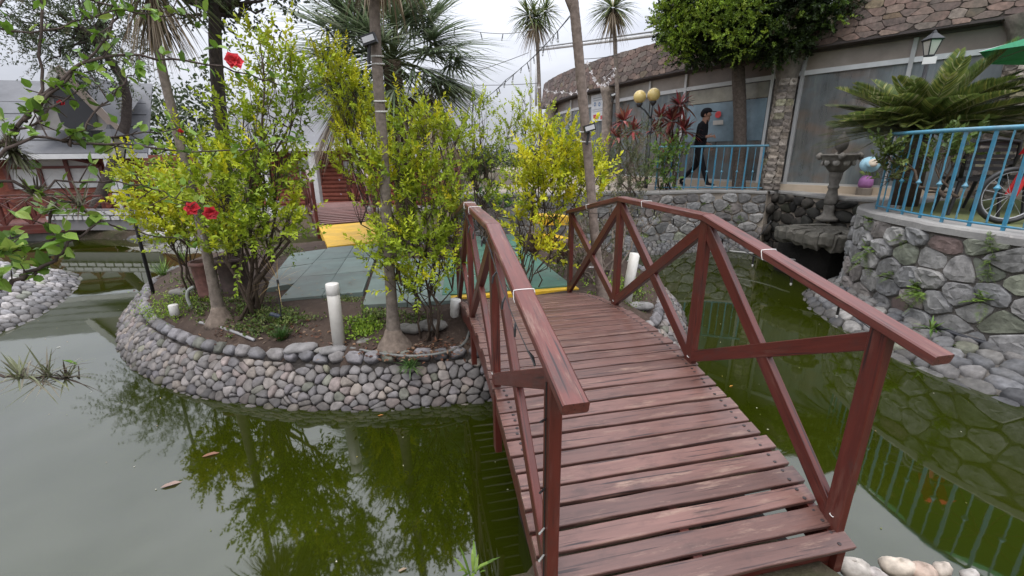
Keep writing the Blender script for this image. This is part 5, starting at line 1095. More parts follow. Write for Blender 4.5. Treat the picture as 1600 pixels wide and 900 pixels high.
# ================================================================ person walking on the terrace
def build_person():
    D = 11.55; f0 = atD(1086, 289, D); f0[2] = TB; t_ = thing('person', 'person in black clothes and dark cap walking past the tall window', 'person', f0)
    wd = unit(np.array([RIGHT[0], RIGHT[1], 0])); wd = unit(np.array([.60, -.80, 0.])); lat = np.array([-wd[1], wd[0], 0.])   # walks along the front; lat = left hand side
    def W(fw, l, z): return f0+wd*fw+lat*l+UPV*z
    J = {}; E_ = []
    def v(n, p, r): J[n] = (p, r)
    v('pel', W(0, 0, .93), (.15, .13)); v('spi', W(.02, 0, 1.12), (.145, .12)); v('che', W(.04, 0, 1.32), (.165, .135)); v('nek', W(.06, 0, 1.47), (.065, .065)); v('hd0', W(.085, 0, 1.55), (.078, .085)); v('hd1', W(.095, 0, 1.63), (.086, .098)); v('hd2', W(.09, 0, 1.70), (.07, .08)); v('nos', W(.185, 0, 1.60), (.016, .018)); v('chn', W(.155, 0, 1.535), (.035, .032))
    E_ += [('pel', 'spi'), ('spi', 'che'), ('che', 'nek'), ('nek', 'hd0'), ('hd0', 'hd1'), ('hd1', 'hd2'), ('hd1', 'nos'), ('hd0', 'chn')]
    for s, n in ((1, 'l'), (-1, 'r')):
        v('hip'+n, W(.0, .09*s, .88), (.10, .095)); fwd = .20 if s < 0 else -.10
        kn = W(.16, .085*s, .50) if s < 0 else W(-.06, .085*s, .49); an = W(.30, .08*s, .10) if s < 0 else W(-.40, .08*s, .14)
        v('kn'+n, kn, (.068, .068)); v('an'+n, an, (.045, .048)); toe = W(.47, .08*s, .075) if s < 0 else W(-.26, .08*s, .035); v('toe'+n, toe, (.032, .036))
        E_ += [('pel', 'hip'+n), ('hip'+n, 'kn'+n), ('kn'+n, 'an'+n), ('an'+n, 'toe'+n)]
        v('sh'+n, W(.04, .185*s, 1.40), (.062, .066)); el = W(.0, .215*s, 1.12) if s < 0 else W(-.06, .225*s, 1.12); wr = W(.23, .19*s, 1.14) if s < 0 else W(.12, .2*s, .98); v('el'+n, el, (.047, .047)); v('wr'+n, wr, (.030, .027)); pl = wr+unit(wr-el)*.075; v('pa'+n, pl, (.036, .020))
        E_ += [('che', 'sh'+n), ('sh'+n, 'el'+n), ('el'+n, 'wr'+n), ('wr'+n, 'pa'+n)]
        dirn = unit(wr-el); sd = unit(np.cross(dirn, lat)); 
        for k in range(4):
            b = pl+sd*(k-1.5)*.018+dirn*.02; L = (.07, .08, .075, .06)[k]; v(f'f{n}{k}', b+dirn*L*.55, (.009, .009)); v(f'g{n}{k}', b+dirn*L*.85-UPV*L*.35+lat*(-s)*.02, (.008, .008)); E_ += [('pa'+n, f'f{n}{k}'), (f'f{n}{k}', f'g{n}{k}')]
        v('th'+n, wr+dirn*.045+sd*.045, (.010, .010)); v('ti'+n, wr+dirn*.085+sd*.055, (.009, .009)); E_ += [('wr'+n, 'th'+n), ('th'+n, 'ti'+n)]
    names = list(J); idx = {n: i for i, n in enumerate(names)}; me = bpy.data.meshes.new('body'); me.from_pydata([tuple(J[n][0]) for n in names], [(idx[a], idx[b]) for a, b in E_], [])
    o = bpy.data.objects.new('body', me); COL.objects.link(o); md = o.modifiers.new('skin', 'SKIN'); md.use_smooth_shade = True
    for i, n in enumerate(names): me.skin_vertices[0].data[i].radius = J[n][1]
    me.skin_vertices[0].data[idx['pel']].use_root = True; o.modifiers.new('sub', 'SUBSURF').levels = 1
    dg = bpy.context.evaluated_depsgraph_get(); m2 = bpy.data.meshes.new_from_object(o.evaluated_get(dg)); bpy.data.objects.remove(o)
    n = len(m2.polygons); col = np.ones((n, 4), np.float32); BLK = (.012, .012, .014); SK = (.30, .17, .12)
    for i, p in enumerate(m2.polygons):
        c = np.array(p.center); z = c[2]-f0[2]; c_ = BLK
        if z > 1.475: c_ = SK
        for q in 'lr':
            if np.linalg.norm(c-J['pa'+q][0]) < .14 and np.linalg.norm(c-J['el'+q][0]) > .20: c_ = SK
        if z < .135 or np.linalg.norm(c-J['toel'][0]) < .12: c_ = (.016, .014, .014)
        col[i, :3] = c_
    a = m2.attributes.new('Col', 'FLOAT_COLOR', 'FACE'); a.data.foreach_set('color', col.ravel()); m2.materials.clear(); m2.materials.append(CLOTH)
    for p in m2.polygons: p.use_smooth = True; p.material_index = 0
    link(bpy.data.objects.new('body', m2), t_)
    # cap, hair, ears, eyes, brow, shoes soles
    def lobe(name, c, r, col, mat=CLOTH, cut=-1.):
        vs = []; nn, mm = 14, 8
        for i in range(mm+1):
            a_ = math.pi*i/mm
            for k in range(nn):
                b_ = 6.2832*k/nn; q = np.array([math.sin(a_)*math.cos(b_), math.sin(a_)*math.sin(b_), max(cut, math.cos(a_))]); vs.append(c+wd*q[0]*r[0]+lat*q[1]*r[1]+UPV*q[2]*r[2])
        fs = [(i*nn+k, (i+1)*nn+k, (i+1)*nn+(k+1) % nn, i*nn+(k+1) % nn) for i in range(mm) for k in range(nn)]; return MB().add(vs, fs, col).build(name, mat, t_, True)
    lobe('hair', W(.055, 0, 1.645), (.105, .097, .105), (.012, .010, .010), CLOTH, -.75); cp = lobe('cap', W(.085, 0, 1.695), (.115, .1, .075), (.014, .014, .018), CLOTH, -.35)
    MB().box((-.075, -.07, -.006), (.075, .07, .006), (.014, .014, .018), board_M(W(.20, 0, 1.685), W(.30, 0, 1.672))).build('brim', CLOTH, cp)
    for s in (1, -1):
        lobe('ear', W(.085, .088*s, 1.605), (.022, .012, .032), (.29, .16, .115), CLOTH); lobe('eye', W(.168, .034*s, 1.628), (.010, .014, .009), (.03, .02, .018), GLOSS)
    MB().box((-.13, -.045, -.045), (.13, .045, -.03), (.5, .48, .46), board_M(W(.40, -.08, .10), W(.5, -.08, .095))).build('shoe_sole', PLAIN, t_)
    MB().box((-.05, -.045, -.02), (.15, .045, -.005), (.10, .1, .1), board_M(W(-.36, .08, .08), W(-.26, .08, .015))).build('shoe_sole', PLAIN, t_)
build_person()
# ================================================================ lamps
def lantern_head(c, s, parent, ax=None):
    """four sided lantern narrowing downward, with pyramid roof"""
    BK = (.012, .012, .014); c = np.asarray(c); mb = MB()
    def ring(r, z): return [c+np.array([r*math.cos(a), r*math.sin(a), z]) for a in np.arange(4)*math.pi/2+.5]
    mb.add([*ring(.19*s, .30*s), *ring(.21*s, .33*s), *ring(.06*s, .45*s), *ring(.02*s, .52*s)], [tuple(range(3, -1, -1))]+[(i*4+k, i*4+(k+1) % 4, (i+1)*4+(k+1) % 4, (i+1)*4+k) for i in range(3) for k in range(4)]+[(12, 13, 14, 15)], BK); mb.build('lantern_roof', PLAIN, parent)
    MB().add([*ring(.085*s, 0), *ring(.165*s, .30*s)], [(k, (k+1) % 4, 4+(k+1) % 4, 4+k) for k in range(4)], (.42, .40, .36)).build('lantern_glass', GLOSS, parent)
    for k in range(4): a, b = ring(.088*s, 0)[k], ring(.17*s, .30*s)[k]; MB().tube([a, b], .012*s, 4, BK).build('lantern_rib', PLAIN, parent)
    MB().lathe([(.1*s, -.02*s), (.1*s, .005*s), (.05*s, -.05*s), (.03*s, -.09*s)][::-1], c, 8, BK).build('lantern_base', PLAIN, parent)
b = at(1396, 316, TR); Dl = math.hypot(*(b-CAM)[:2]); tp = atD(1424, 92, Dl); tp[:2] = b[:2]; b[2] = TR
t_ = thing('lamp_post', 'black lantern post rising through the cycad at the left end of the curved railing', 'street lamp', b); MB().tube([b, b+UPV*.5, b+UPV*.52, tp], [.05, .045, .03, .026], 10, (.012, .012, .014)).build('post', PLAIN, t_, True); lantern_head(tp+UPV*.02, .62, t_)
MB().box((-.075, -.004, 0), (.075, .004, .09), (.6, .6, .58), T(tp[0]-.05, tp[1]-.06, tp[2]-.1) @ Matrix.Rotation(-.7, 4, 'Z')).build('tag_plate', PLAIN, t_)
Dq = 7.3; b = atD(205, 420, Dq); tp = atD(184, 246, Dq); b2_ = tp.copy(); b2_[2] = isle_h(-4, 6)-.1
t_ = thing('lamp_post', 'black garden lantern on a thin post at the island edge before the brick house', 'street lamp', b2_); MB().tube([b2_, tp], [.022, .018], 8, (.012, .012, .014)).build('post', PLAIN, t_, True); lantern_head(tp, .72, t_)
MB().tube([tp-UPV*.25, tp-UPV*.24+RIGHT*.25], .012, 6, (.25, .25, .25)).build('arm', PLAIN, t_)
Dg = 11.2; b = atD(1009, 290, Dg); b[2] = TB; tp = atD(1009, 186, Dg); tp[:2] = b[:2]
t_ = thing('globe_lamp', 'dark lamp post carrying two yellowed globe lamps on the terrace', 'street lamp', b); MB().tube([b, b+UPV*.3, tp], [.05, .04, .035], 10, (.03, .035, .04)).build('post', PLAIN, t_, True)
for u, v, r in ((998, 152, .14), (1021.5, 148, .143)):
    c = atD(u, v, Dg); c = b+RIGHT*float((c-b) @ RIGHT)+UPV*(c[2]-b[2]); MB().tube([tp, tp+(c-tp)*.5-UPV*.06, c-UPV*(r+.05)], .018, 6, (.03, .035, .04)).build('arm', PLAIN, t_, True)
    MB().lathe([(.03, -.09), (.075, -.03), (.07, 0)], c-UPV*(r*.93), 12, (.03, .03, .032)).build('collar', PLAIN, t_, True); MB().lathe([(max(.002, r*math.sin(a)), -r*math.cos(a)) for a in np.linspace(.15, 3.14, 16)], c, 24, (.62, .47, .18)).build('globe', GLOSS, t_, True)
# black spotlights on trunks
def spot(u, v, D, label):
    c = atD(u, v, D); t = thing('spotlight', label, 'lamp', c, 'spotlights strapped to trunks'); MB().box((-.055, -.03, -.035), (.055, .03, .035), (.012, .012, .013), board_M(c, c+RIGHT*.1+UPV*.03)).build('housing', PLAIN, t); MB().tube([c, c+UPV*-.16-RIGHT*.02], .014, 6, (.012, .012, .013)).build('bracket', PLAIN, t); MB().box((-.045, -.034, -.02), (.045, -.031, .02), (.5, .5, .5), board_M(c, c+RIGHT*.1+UPV*.03)).build('lens', GLOSS, t)
spot(921, 200, DT3-.09, 'black spotlight strapped to the slender trunk behind the bridge'); spot(577, 62, DT-.08, 'black spotlight fixed high on the thick grey palm trunk'); spot(958, 148, 11.3, 'small spotlight beside the thin yucca at the globe lamp')
# ================================================================ fountain
b = np.array([*at(1292, 343, .28)[:2], .26]); Df = math.hypot(*(b-CAM)[:2]); k = zD(1292, 222, Df)-.26
t_ = thing('fountain', 'weathered grey stone fountain with scalloped bowl and finial above the ledge', 'fountain', b); FC = (.17, .155, .135)
H = k/1.55
FW = lambda pr: [(r_*.76, z_) for r_, z_ in pr]
MB().lathe(FW([(.24, 0), (.24, .05), (.19, .07), (.14, .10), (.115, .16), (.12, .26), (.105, .30)]), b, 20, FC).build('base', ROCK, t_, True)
MB().lathe(FW([(.10, .28), (.13, .33), (.14, .40), (.11, .52), (.095, .58), (.12, .60), (.12, .63), (.10, .66), (.135, .80), (.145, .90)]), b, 18, FC).build('baluster', ROCK, t_, True)
bo = MB().lathe(FW([(.14, .88), (.20, .93), (.30, 1.03), (.36, 1.11), (.38, 1.16), (.40, 1.17), (.40, 1.20), (.33, 1.18), (.15, 1.12), (.05, 1.10)]), b, 24, FC).build('bowl', ROCK, t_, True)
for a in np.arange(10)*.6283: 
    c = b+np.array([.247*math.cos(a), .247*math.sin(a), 1.05]); MB().lathe([(.01, -.02), (.05, -.008), (.058, 0), (.05, .008), (.01, .02)], c, 10, (.30, .28, .25), 0, Matrix.Rotation(a, 3, 'Z') @ Matrix.Rotation(math.pi/2, 3, 'Y')).build('medallion', ROCK, bo, True)
for a in (.9, 2.5, 4.0, 5.6): c = b+np.array([.30*math.cos(a), .30*math.sin(a), 1.15]); MB().lathe([(.01, -.06), (.05, -.03), (.06, .02), (.03, .06), (.01, .075)], c, 8, FC).build('spout', ROCK, bo, True)
MB().lathe(FW([(.05, 1.10), (.055, 1.25), (.11, 1.28), (.135, 1.36), (.13, 1.44), (.08, 1.50), (.03, 1.53), (.015, 1.58)]), b, 14, (.11, .10, .09)).build('finial', ROCK, t_, True)
# ================================================================ things on the round terrace
def chair(u, v, D, rz, label):
    p = atD(u, v, D); p[2] = TR; M = T(*p) @ Matrix.Rotation(rz, 4, 'Z'); t = thing('chair', label, 'chair', p, 'black chairs on the round terrace'); BK = (.012, .011, .012)
    for sx, sy in ((-.2, -.2), (.2, -.2), (-.2, .2), (.2, .2)): MB().tube([M @ Vector((sx*1.15, sy*1.15, 0)), M @ Vector((sx*.9, sy*.9, .42))], [.018, .024], 6, BK).build('leg', PLAIN, t)
    MB().box((-.22, -.22, .41), (.22, .22, .45), BK, M).build('seat', PLAIN, t)
    fr = MB().tube([M @ Vector((-.2, .2, .44)), M @ Vector((-.23, .26, .70)), M @ Vector((-.2, .29, .86)), M @ Vector((0, .31, .89)), M @ Vector((.2, .29, .86)), M @ Vector((.23, .26, .70)), M @ Vector((.2, .2, .44))], .022, 6, BK).build('back_frame', PLAIN, t, True)
    for z in (.54, .61, .68, .75, .82): MB().box((-.2, .255, z), (.2, .27, z+.04), BK, M).build('back_slat', PLAIN, fr)
chair(1515, 300, 8.0, 2.5, 'black plastic chair seen from behind between the railing bars'); chair(1562, 285, 8.6, -2.4, 'black slat back chair standing against the clad column')
p = atD(1604, 330, 7.3); p[2] = TR
t_ = thing('bicycle', 'black bicycle with red fork parked on the round terrace', 'bicycle', p); ax = unit(np.array([RIGHT[0]*.9+FWD[0]*-.25, RIGHT[1]*.9+FWD[1]*-.25, 0])); sd = np.array([-ax[1], ax[0], 0])
def bw_(x, z, y=0.): return p+ax*x+UPV*z+sd*y
for k, x in enumerate((-.18, .82)):
    c = bw_(x, .30); ring = [c+.28*(math.cos(a)*ax+math.sin(a)*UPV) for a in np.linspace(0, 6.2832, 33)]; w = MB().tube(ring, .026, 8, (.012, .012, .012), False).build('wheel', PLAIN, t_, True); MB().tube([c+.25*(math.cos(a)*ax+math.sin(a)*UPV) for a in np.linspace(0, 6.2832, 33)], .009, 6, (.35, .35, .36), False).build('rim', GLOSS, w, True); sp_ = MB()
    for a in np.linspace(0, 6.2832, 14)[:-1]: sp_.tube([c, c+.25*(math.cos(a)*ax+math.sin(a)*UPV)], .003, 3, (.3, .3, .3), False)
    sp_.build('spokes', GLOSS, w); MB().tube([c-sd*.04, c+sd*.04], .02, 8, (.2, .2, .2)).build('hub', GLOSS, w)
RDC = (.45, .02, .02); MB().tube([bw_(-.18, .30, .05), bw_(-.10, .62, .05)], .022, 8, RDC).build('fork', GLOSS, t_); MB().tube([bw_(-.18, .30, -.05), bw_(-.10, .62, -.05)], .022, 8, RDC).build('fork', GLOSS, t_)
fr = MB(); 
for a, b_ in (((-.10, .62), (.0, .85)), ((-.05, .72), (.45, .72)), ((-.08, .62), (.38, .28)), ((.38, .28), (.5, .78)), ((.38, .28), (.82, .30)), ((.47, .66), (.82, .30))): fr.tube([bw_(*a), bw_(*b_)], .018, 8, (.02, .02, .022))
fr.build('frame', GLOSS, t_, True); MB().tube([bw_(-.02, .92, -.26), bw_(.02, .9, 0), bw_(-.02, .92, .26)], .014, 6, (.02, .02, .02)).build('handlebar', PLAIN, t_, True); MB().lathe([(.02, -.03), (.1, -.01), (.11, .02), (.03, .04)], bw_(.52, .82), 10, (.015, .015, .015)).build('saddle', PLAIN, t_, True)
# red cloth over the bars
vs = [bw_(-.12+.28*i/6, .98+.03*math.sin(i*1.9)-.22*abs(j/4-.35)**1.4*2.2+.02*math.sin(j*2.3+i), -.16+.32*j/4) for j in range(5) for i in range(7)]; MBc = MB().add(vs, [(j*7+i, j*7+i+1, (j+1)*7+i+1, (j+1)*7+i) for j in range(4) for i in range(6)], (.55, .02, .025)); tag(MBc.build('red_cloth', CLOTH, None, True), 'red jacket slung over the handlebar of the bicycle', 'jacket')
# green parasol reaching in from the right
pc = atD(1835, 40, 9.2); t_ = thing('parasol', 'green parasol with pointed hem over the round terrace', 'parasol', (pc[0], pc[1], TR)); n = 8; GC = (.10, .42, .22); Rp = 1.6
rim = [pc+np.array([Rp*math.cos(a), Rp*math.sin(a), -.12]) for a in np.arange(n)*6.2832/n+.15]; top_ = pc+UPV*.32; mb = MB()
for k in range(n):
    a, b_ = rim[k], rim[(k+1) % n]; mdp = (a+b_)/2*.5+.5*(pc+((a+b_)/2-pc)*.9)+UPV*.06; mb.add([top_, a, mdp, b_], [(0, 1, 2), (0, 2, 3)], GC)
    mb.add([a, mdp, b_, mdp-UPV*.10], [(0, 1, 3), (1, 2, 3)], (.13, .5, .28))
mb.build('canopy', CLOTH, t_); MB().tube([(pc[0], pc[1], TR), pc+UPV*.33], .022, 8, (.5, .5, .5)).build('pole', PLAIN, t_)
for q in rim: MB().tube([pc+UPV*.3, q], .008, 4, (.4, .4, .4)).build('rib', PLAIN, t_)
# dark board behind the lamp post
# sun hat doll by the window
c = atD(1358, 262, 10.9); t_ = thing('hat_display', 'pale blue sun hat over a purple bag by the restaurant window', 'hat', (c[0], c[1], TB)); vq = RIGHT*-1
c = np.array([c[0], c[1], zD(1355, 258, 10.9)]); M3 = Matrix.Rotation(-.75, 3, 'Z') @ Matrix.Rotation(1.1, 3, 'X')
MB().lathe([(.11, 0), (.15, .01), (.16, .025), (.09, .03), (.085, .09), (.06, .115), (.01, .12)], c, 20, (.36, .58, .68), 0, M3).build('hat', CLOTH, t_, True); MB().lathe([(.062, 0), (.08, .01), (.07, .03), (.02, .035)], c+np.array([-.03, -.08, .04]), 14, (.62, .53, .42), 0, M3).build('hat_band', CLOTH, t_, True)
MB().lathe([(.09, 0), (.12, .06), (.11, .16), (.07, .22), (.03, .24)], (c[0], c[1], TB+.13), 14, (.36, .16, .36)).build('bag', CLOTH, t_, True); MB().lathe([(.13, 0), (.13, .13), (.1, .14)], (c[0], c[1], TB-.005), 12, (.2, .17, .14)).build('stand', PLAIN, t_)
# ================================================================ island furniture
def pvc(u, v, ut, vt, r, label, cap=True):
    p = isle_at(u, v); D = math.hypot(*(p-CAM)[:2]); tp = atD(ut, vt, D); t = thing('pipe', label, 'pipe', p, 'white pipes on the island'); MB().tube([p-UPV*.1, p+(tp-p)*.5, tp], [r*1.04, r, r], 20, (.58, .555, .51)).build('tube', PVCM, t, True)
    d = unit(tp-p)
    if cap: MB().tube([tp-d*.085, tp-d*.082, tp+d*.014, tp+d*.018], [r*1.0, r*1.045, r*1.045, r*.97], 20, (.66, .64, .60)).build('cap', PVCM, t, True)
    return p
PVCM = mat_col('pvc', .45, .14, 5., .05, .002, .5, (.20, .17, .13, .55))
pp_ = pvc(530, 540, 519, 446, .056, 'tall white capped pipe standing in the soil on the left part of the island'); pvc(978, 470, 992, 396, .055, 'white pipe leaning behind the right railing of the brown bridge', False); pvc(710, 492, 712, 470, .05, 'short grey white pipe stub at the foot of the golden shrub'); pvc(785, 385, 785, 366, .04, 'short pale pipe stub at the back of the slab path')
pq = isle_at(276, 500); t_ = thing('garden_light', 'small white cylinder light on a stake at the left rim of the island', 'lamp', pq); MB().tube([pq, pq+UPV*.07], .012, 6, (.05, .04, .04)).build('stake', PLAIN, t_); MB().tube([pq+UPV*.06, pq+UPV*.065, pq+UPV*.175, pq+UPV*.18], [.04, .047, .047, .042], 16, (.52, .5, .47)).build('body', PVCM, t_, True)
# red planter
for i, (u, v, h, r, lb) in enumerate(((328, 462, .42, .13, 'reddish round clay planter behind the leaning yucca trunk'), (372, 458, .44, .17, 'dark wide planter in the shade under the tall golden shrub'))):
    b = isle_at(u, v); t_ = thing('planter', lb, 'planter', b, 'planters on the island'); cc = (.20, .095, .08) if i == 0 else (.075, .05, .045); MB().lathe([(r*.8, -.03), (r*.85, .05), (r*.95, h*.9), (r*1.08, h*.91), (r*1.08, h), (r*.9, h), (r*.88, h*.85)], b, 20, cc).build('pot', STONE, t_, True)
# solar stake with spray
b = isle_at(440, 505); t_ = thing('solar_stake', 'black solar stake with a spray of straw coloured fibres', 'garden ornament', b); Ds = math.hypot(*(b-CAM)[:2]); tp = atD(434, 440, Ds); MB().tube([b, tp], .007, 6, (.02, .02, .02)).build('stake', PLAIN, t_); MB().box((-.05, -.03, -.008), (.05, .03, .008), (.03, .04, .06), T(*(b+UPV*.09-RIGHT*.05)) @ Matrix.Rotation(.4, 4, 'Y')).build('panel', GLOSS, t_); MB().tube([tp-UPV*.03, tp+UPV*.02], .011, 6, (.02, .02, .02)).build('holder', PLAIN, t_)
fo = Foliage(); R = np.random.default_rng(300); head(fo, tp, 26, .28, .005, R, [(.42, .28, .12), (.5, .36, .2)], (1, 1), (.1, .4), -.3, 1.3); fo.build('fibre_spray', LEAF, t_)
# hoses, rods, stones
def hose(P, r, label, col, name='hose', mat=PLAIN): return tag(MB().tube(chaikin(np.array(P), 2, False), r, 8, col).build(name, mat, None, True), label, 'hose')
hose([isle_at(u, v)+UPV*.015 for u, v in ((548, 546), (600, 556), (650, 560), (700, 553), (728, 540), (735, 515))], .014, 'grey hose lying along the island rim in front of the palm trunk', (.13, .13, .12)); hose([isle_at(u, v)+UPV*.018 for u, v in ((312, 506), (360, 518), (398, 534))], .016, 'pale grey conduit on the soil below the leaning yucca', (.26, .25, .25), 'conduit')
a_ = isle_at(300, 482); hose([a_, a_+UPV*.12+RIGHT*-.03, a_+UPV*.22+RIGHT*.0, a_+UPV*.26+RIGHT*.08], .018, 'short grey hose curving up beside the clay planter', (.28, .29, .26))
hose([at(u, v, -.36)+np.array([-.03, 0, .03]) for u, v in ((1362, 440), (1395, 470), (1430, 494), (1480, 522), (1560, 545), (1610, 556))], .022, 'black conduit along the foot of the curved wall', (.03, .03, .035), 'conduit')
hose([at(1140, 392, -.35), at(1200, 398, -.33), at(1250, 408, -.3), at(1315, 408, -.28), atD(1335, 395, 8.6), atD(1352, 362, 7.9)], .012, 'pale cable looping below the cascade ledge', (.36, .35, .33), 'cable')
hose([wallp(u, v) for u, v in ((1205, 345), (1185, 372), (1160, 392))], .012, 'dark cable dropping from the recess along the back wall', (.05, .05, .05), 'cable')
R = random.Random(44)
for i, (u, v, r, lb) in enumerate(((640, 515, .11, 'flat grey stone block just behind the thick palm trunk'), (675, 510, .13, 'broad flat stone block beneath the open golden shrub'), (570, 535, .07, 'earthy stone against the root of the palm trunk'), (505, 548, .06, 'flat stone at the foot of the tall white pipe'), (285, 458, .12, 'flat stone slab near the clay planter'), (975, 500, .15, 'large grey boulder beside the far right end of the brown bridge'), (1000, 480, .12, 'grey boulder at the right rim of the island'), (470, 545, .11, 'long grey rock in the island rim left of the white pipe'), (520, 548, .09, 'smooth oval grey rock beside the foot of the white pipe'))):
    p = isle_at(u, v); boulder(p+UPV*.01, r, (.17, .16, .145) if i < 5 else (.2, .19, .185), 'rock', lb, None, .42, ROCK, R.uniform(-.5, .5))
# the yellow box structure beyond the right end
for i, (u0, v0, u1, v1, D, lb) in enumerate(((848, 338, 892, 352, 7.7, 'upper yellow painted step of the side footbridge'), (846, 372, 890, 392, 7.2, 'lower yellow painted step of the side footbridge'))):
    a, b_ = atD(u0, v1, D), atD(u1, v1, D+.3); h = zD(u0, v0, D)-a[2]; M = board_M(a, b_); L = float(np.linalg.norm(b_-a)); o = MB().box((0, 0, 0), (L, .5, abs(h)), (.62, .38, .02), M).build('yellow_step', YEL); tag(o, lb, 'step', 'yellow steps')
for i, (u, v, lb) in enumerate(((880, 410, 'dark brown low beam end beside the yellow steps'), (832, 395, 'reddish brown round post beside the slab path'))):
    p = isle_at(u, v); o = MB().lathe([(.10, -.05), (.10, .3), (.095, .34), (.02, .35)], p, 14, (.09, .045, .035)).build('timber_post', WOOD, None, True); tag(o, lb, 'post')
# floating leaves
R = random.Random(50)
for u, v, c, L, lb in ((590, 650, (.5, .2, .04), .05, 'small orange leaf floating at the island foot'), (315, 714, (.3, .14, .08), .12, 'long brown leaf floating in the mirrored shrub'), (250, 762, (.32, .22, .18), .13, 'pale brown leaf floating where sky and shrub mirror meet'), (1140, 604, (.5, .24, .05), .05, 'orange leaf floating beyond the right railing'), (622, 893, (.4, .3, .2), .05, 'tan leaf floating near the seedling'), (88, 543, (.6, .58, .5), .04, 'white petal floating off the left shore'), (1270, 850, (.3, .2, .12), .04, 'tiny brown leaf floating beside the near right post')):
    fo = Foliage(); p = at(u, v, WZ+.006); fo.big_leaves(p[None], np.array([[math.cos(R.uniform(-.3, .6)), .3, .05]]), UPV[None], L, L*.3, np.array([c]), .1); tag(fo.build('floating_leaf', LEAF), lb, 'leaf')
# dust, petals and leaf bits floating on the pond
R = np.random.default_rng(610); fo = Foliage(); n = 520; P = np.column_stack([R.uniform(-6.5, 5.2, n), R.uniform(.4, 10.5, n), np.full(n, WZ+.004)]); d_, i_ = seg_dist(P[:, :2], POND_S); e_, j_ = seg_dist(P[:, :2], ISLE_S); P = P[i_ & ~j_ & ((e_ < 1.1) | (d_ < .8) | (R.random(n) < .22))]; n = len(P)
fo.leaves(P, np.column_stack([R.normal(size=(n, 2)), np.zeros(n)]), UPV+R.normal(size=(n, 3))*.05, R.uniform(.006, .022, n), R.uniform(.004, .012, n), mixcol(R, n, ((.45, .42, .34), (.3, .2, .1), (.2, .22, .06), (.5, .4, .1)), (3, 2, 2, 1)), .02); tag(fo.build('floating_debris', LEAF), 'tiny petals and leaf bits floating on the pond', 'debris', kind='stuff')
fo = Foliage(); n = 170; U = R.uniform(420, 880, n); Vv = R.uniform(385, 465, n); P = np.array([at(a, b, .03) for a, b in zip(U, Vv)]); P[:, 2] += .004; fo.leaves(P, np.column_stack([R.normal(size=(n, 2)), np.zeros(n)]), UPV+R.normal(size=(n, 3))*.15, R.uniform(.02, .05, n), R.uniform(.01, .022, n), mixcol(R, n, ((.16, .08, .05), (.24, .15, .08), (.3, .27, .06), (.09, .06, .04)), (3, 2, 2, 2)), .08); tag(fo.build('path_litter', LEAF), 'dry leaves scattered over the green slab path', 'leaf litter', kind='stuff')
# ================================================================ houses and far footbridges
BRICK = mat_col('brick', .8, .25, 8., .4, .01, .3, (.10, .05, .04, .5)); SHING = mat_col('grey_roofing', .85, .18, 2.2, .5, .02, .3, (.16, .16, .165, .6)); WH = (.56, .56, .55)
BRC = (.27, .085, .055)
def wall_frame(a, b):
    """local frame: x along the wall a->b, y out toward the viewer, z up"""
    a = np.asarray(a[:2]); b = np.asarray(b[:2]); x = (b-a)/np.hypot(*(b-a)); y = np.array([x[1], -x[0]]); M = Matrix.Identity(4)
    for i in range(2): M[i][0], M[i][1], M[i][3] = x[i], y[i], a[i]
    return M, float(np.hypot(*(b-a)))
def proj_wall(M, u, v):
    """pixel -> (x, z) on the wall plane"""
    p = M.translation; y = M.to_3x3() @ Vector((0, 1, 0)); d = Vector(ray(u, v)); t = (p-Vector(CAM)).dot(y)/d.dot(y); q = M.inverted() @ (Vector(CAM)+d*t); return q.x, q.z
# --- left house
D = 20.; a, b = atD(-190, 300, 22.5), atD(236, 300, 18.8); M, L = wall_frame(a, b); GZ = -.55
ho = thing('brick_house', 'low red brick house with grey roof, arched window and steep dormer gable', 'house', (*a[:2], GZ))
_, EZ = proj_wall(M, 150, 243); ev = EZ
MB().box((0, -4, GZ), (L, 0, ev), BRC, M).build('wall', BRICK, ho)
for j in range(9):
    z = GZ+.05+j*.12
    if z < ev-.3: MB().box((-.02, .004, z), (L, .045, z+.105), (BRC[0]*(1+.1*math.sin(j*2.1)), BRC[1], BRC[2]), M).build('log_course', BRICK, ho)
x0, _ = proj_wall(M, 14, 270); x1, zb = proj_wall(M, 168, 292); _, zt = proj_wall(M, 90, 245)
wn_ = MB(); n = 16; arc = [(x0+(x1-x0)*i/n, zt-.28*(abs(2*i/n-1)**2.2)) for i in range(n+1)]
wn_.add([M @ Vector((x, .06, zb)) for x, z in arc]+[M @ Vector((x, .06, z)) for x, z in arc], [(i, i+1, n+2+i, n+1+i) for i in range(n)], (.60, .60, .58)); w = wn_.build('shutter', PLAIN, ho)
fr = MB().tube([M @ Vector((x, .09, z)) for x, z in arc], .07, 6, (.15, .04, .03)); fr.build('arch_trim', PLAIN, w, True)
for k in (.0, .34, .64, 1.): xx = x0+(x1-x0)*k; zt_ = np.interp(xx, [q[0] for q in arc], [q[1] for q in arc]); MB().box((xx-.05, .062, zb), (xx+.05, .12, zt_), (.15, .04, .03), M).build('window_bar', PLAIN, w)
MB().box((x0, .062, (zb+zt)/2+.12), (x1, .11, (zb+zt)/2+.2), (.15, .04, .03), M).build('window_bar', PLAIN, w)
_, rz = proj_wall(M, 60, 130); rz = ev+(rz-ev)*1.18
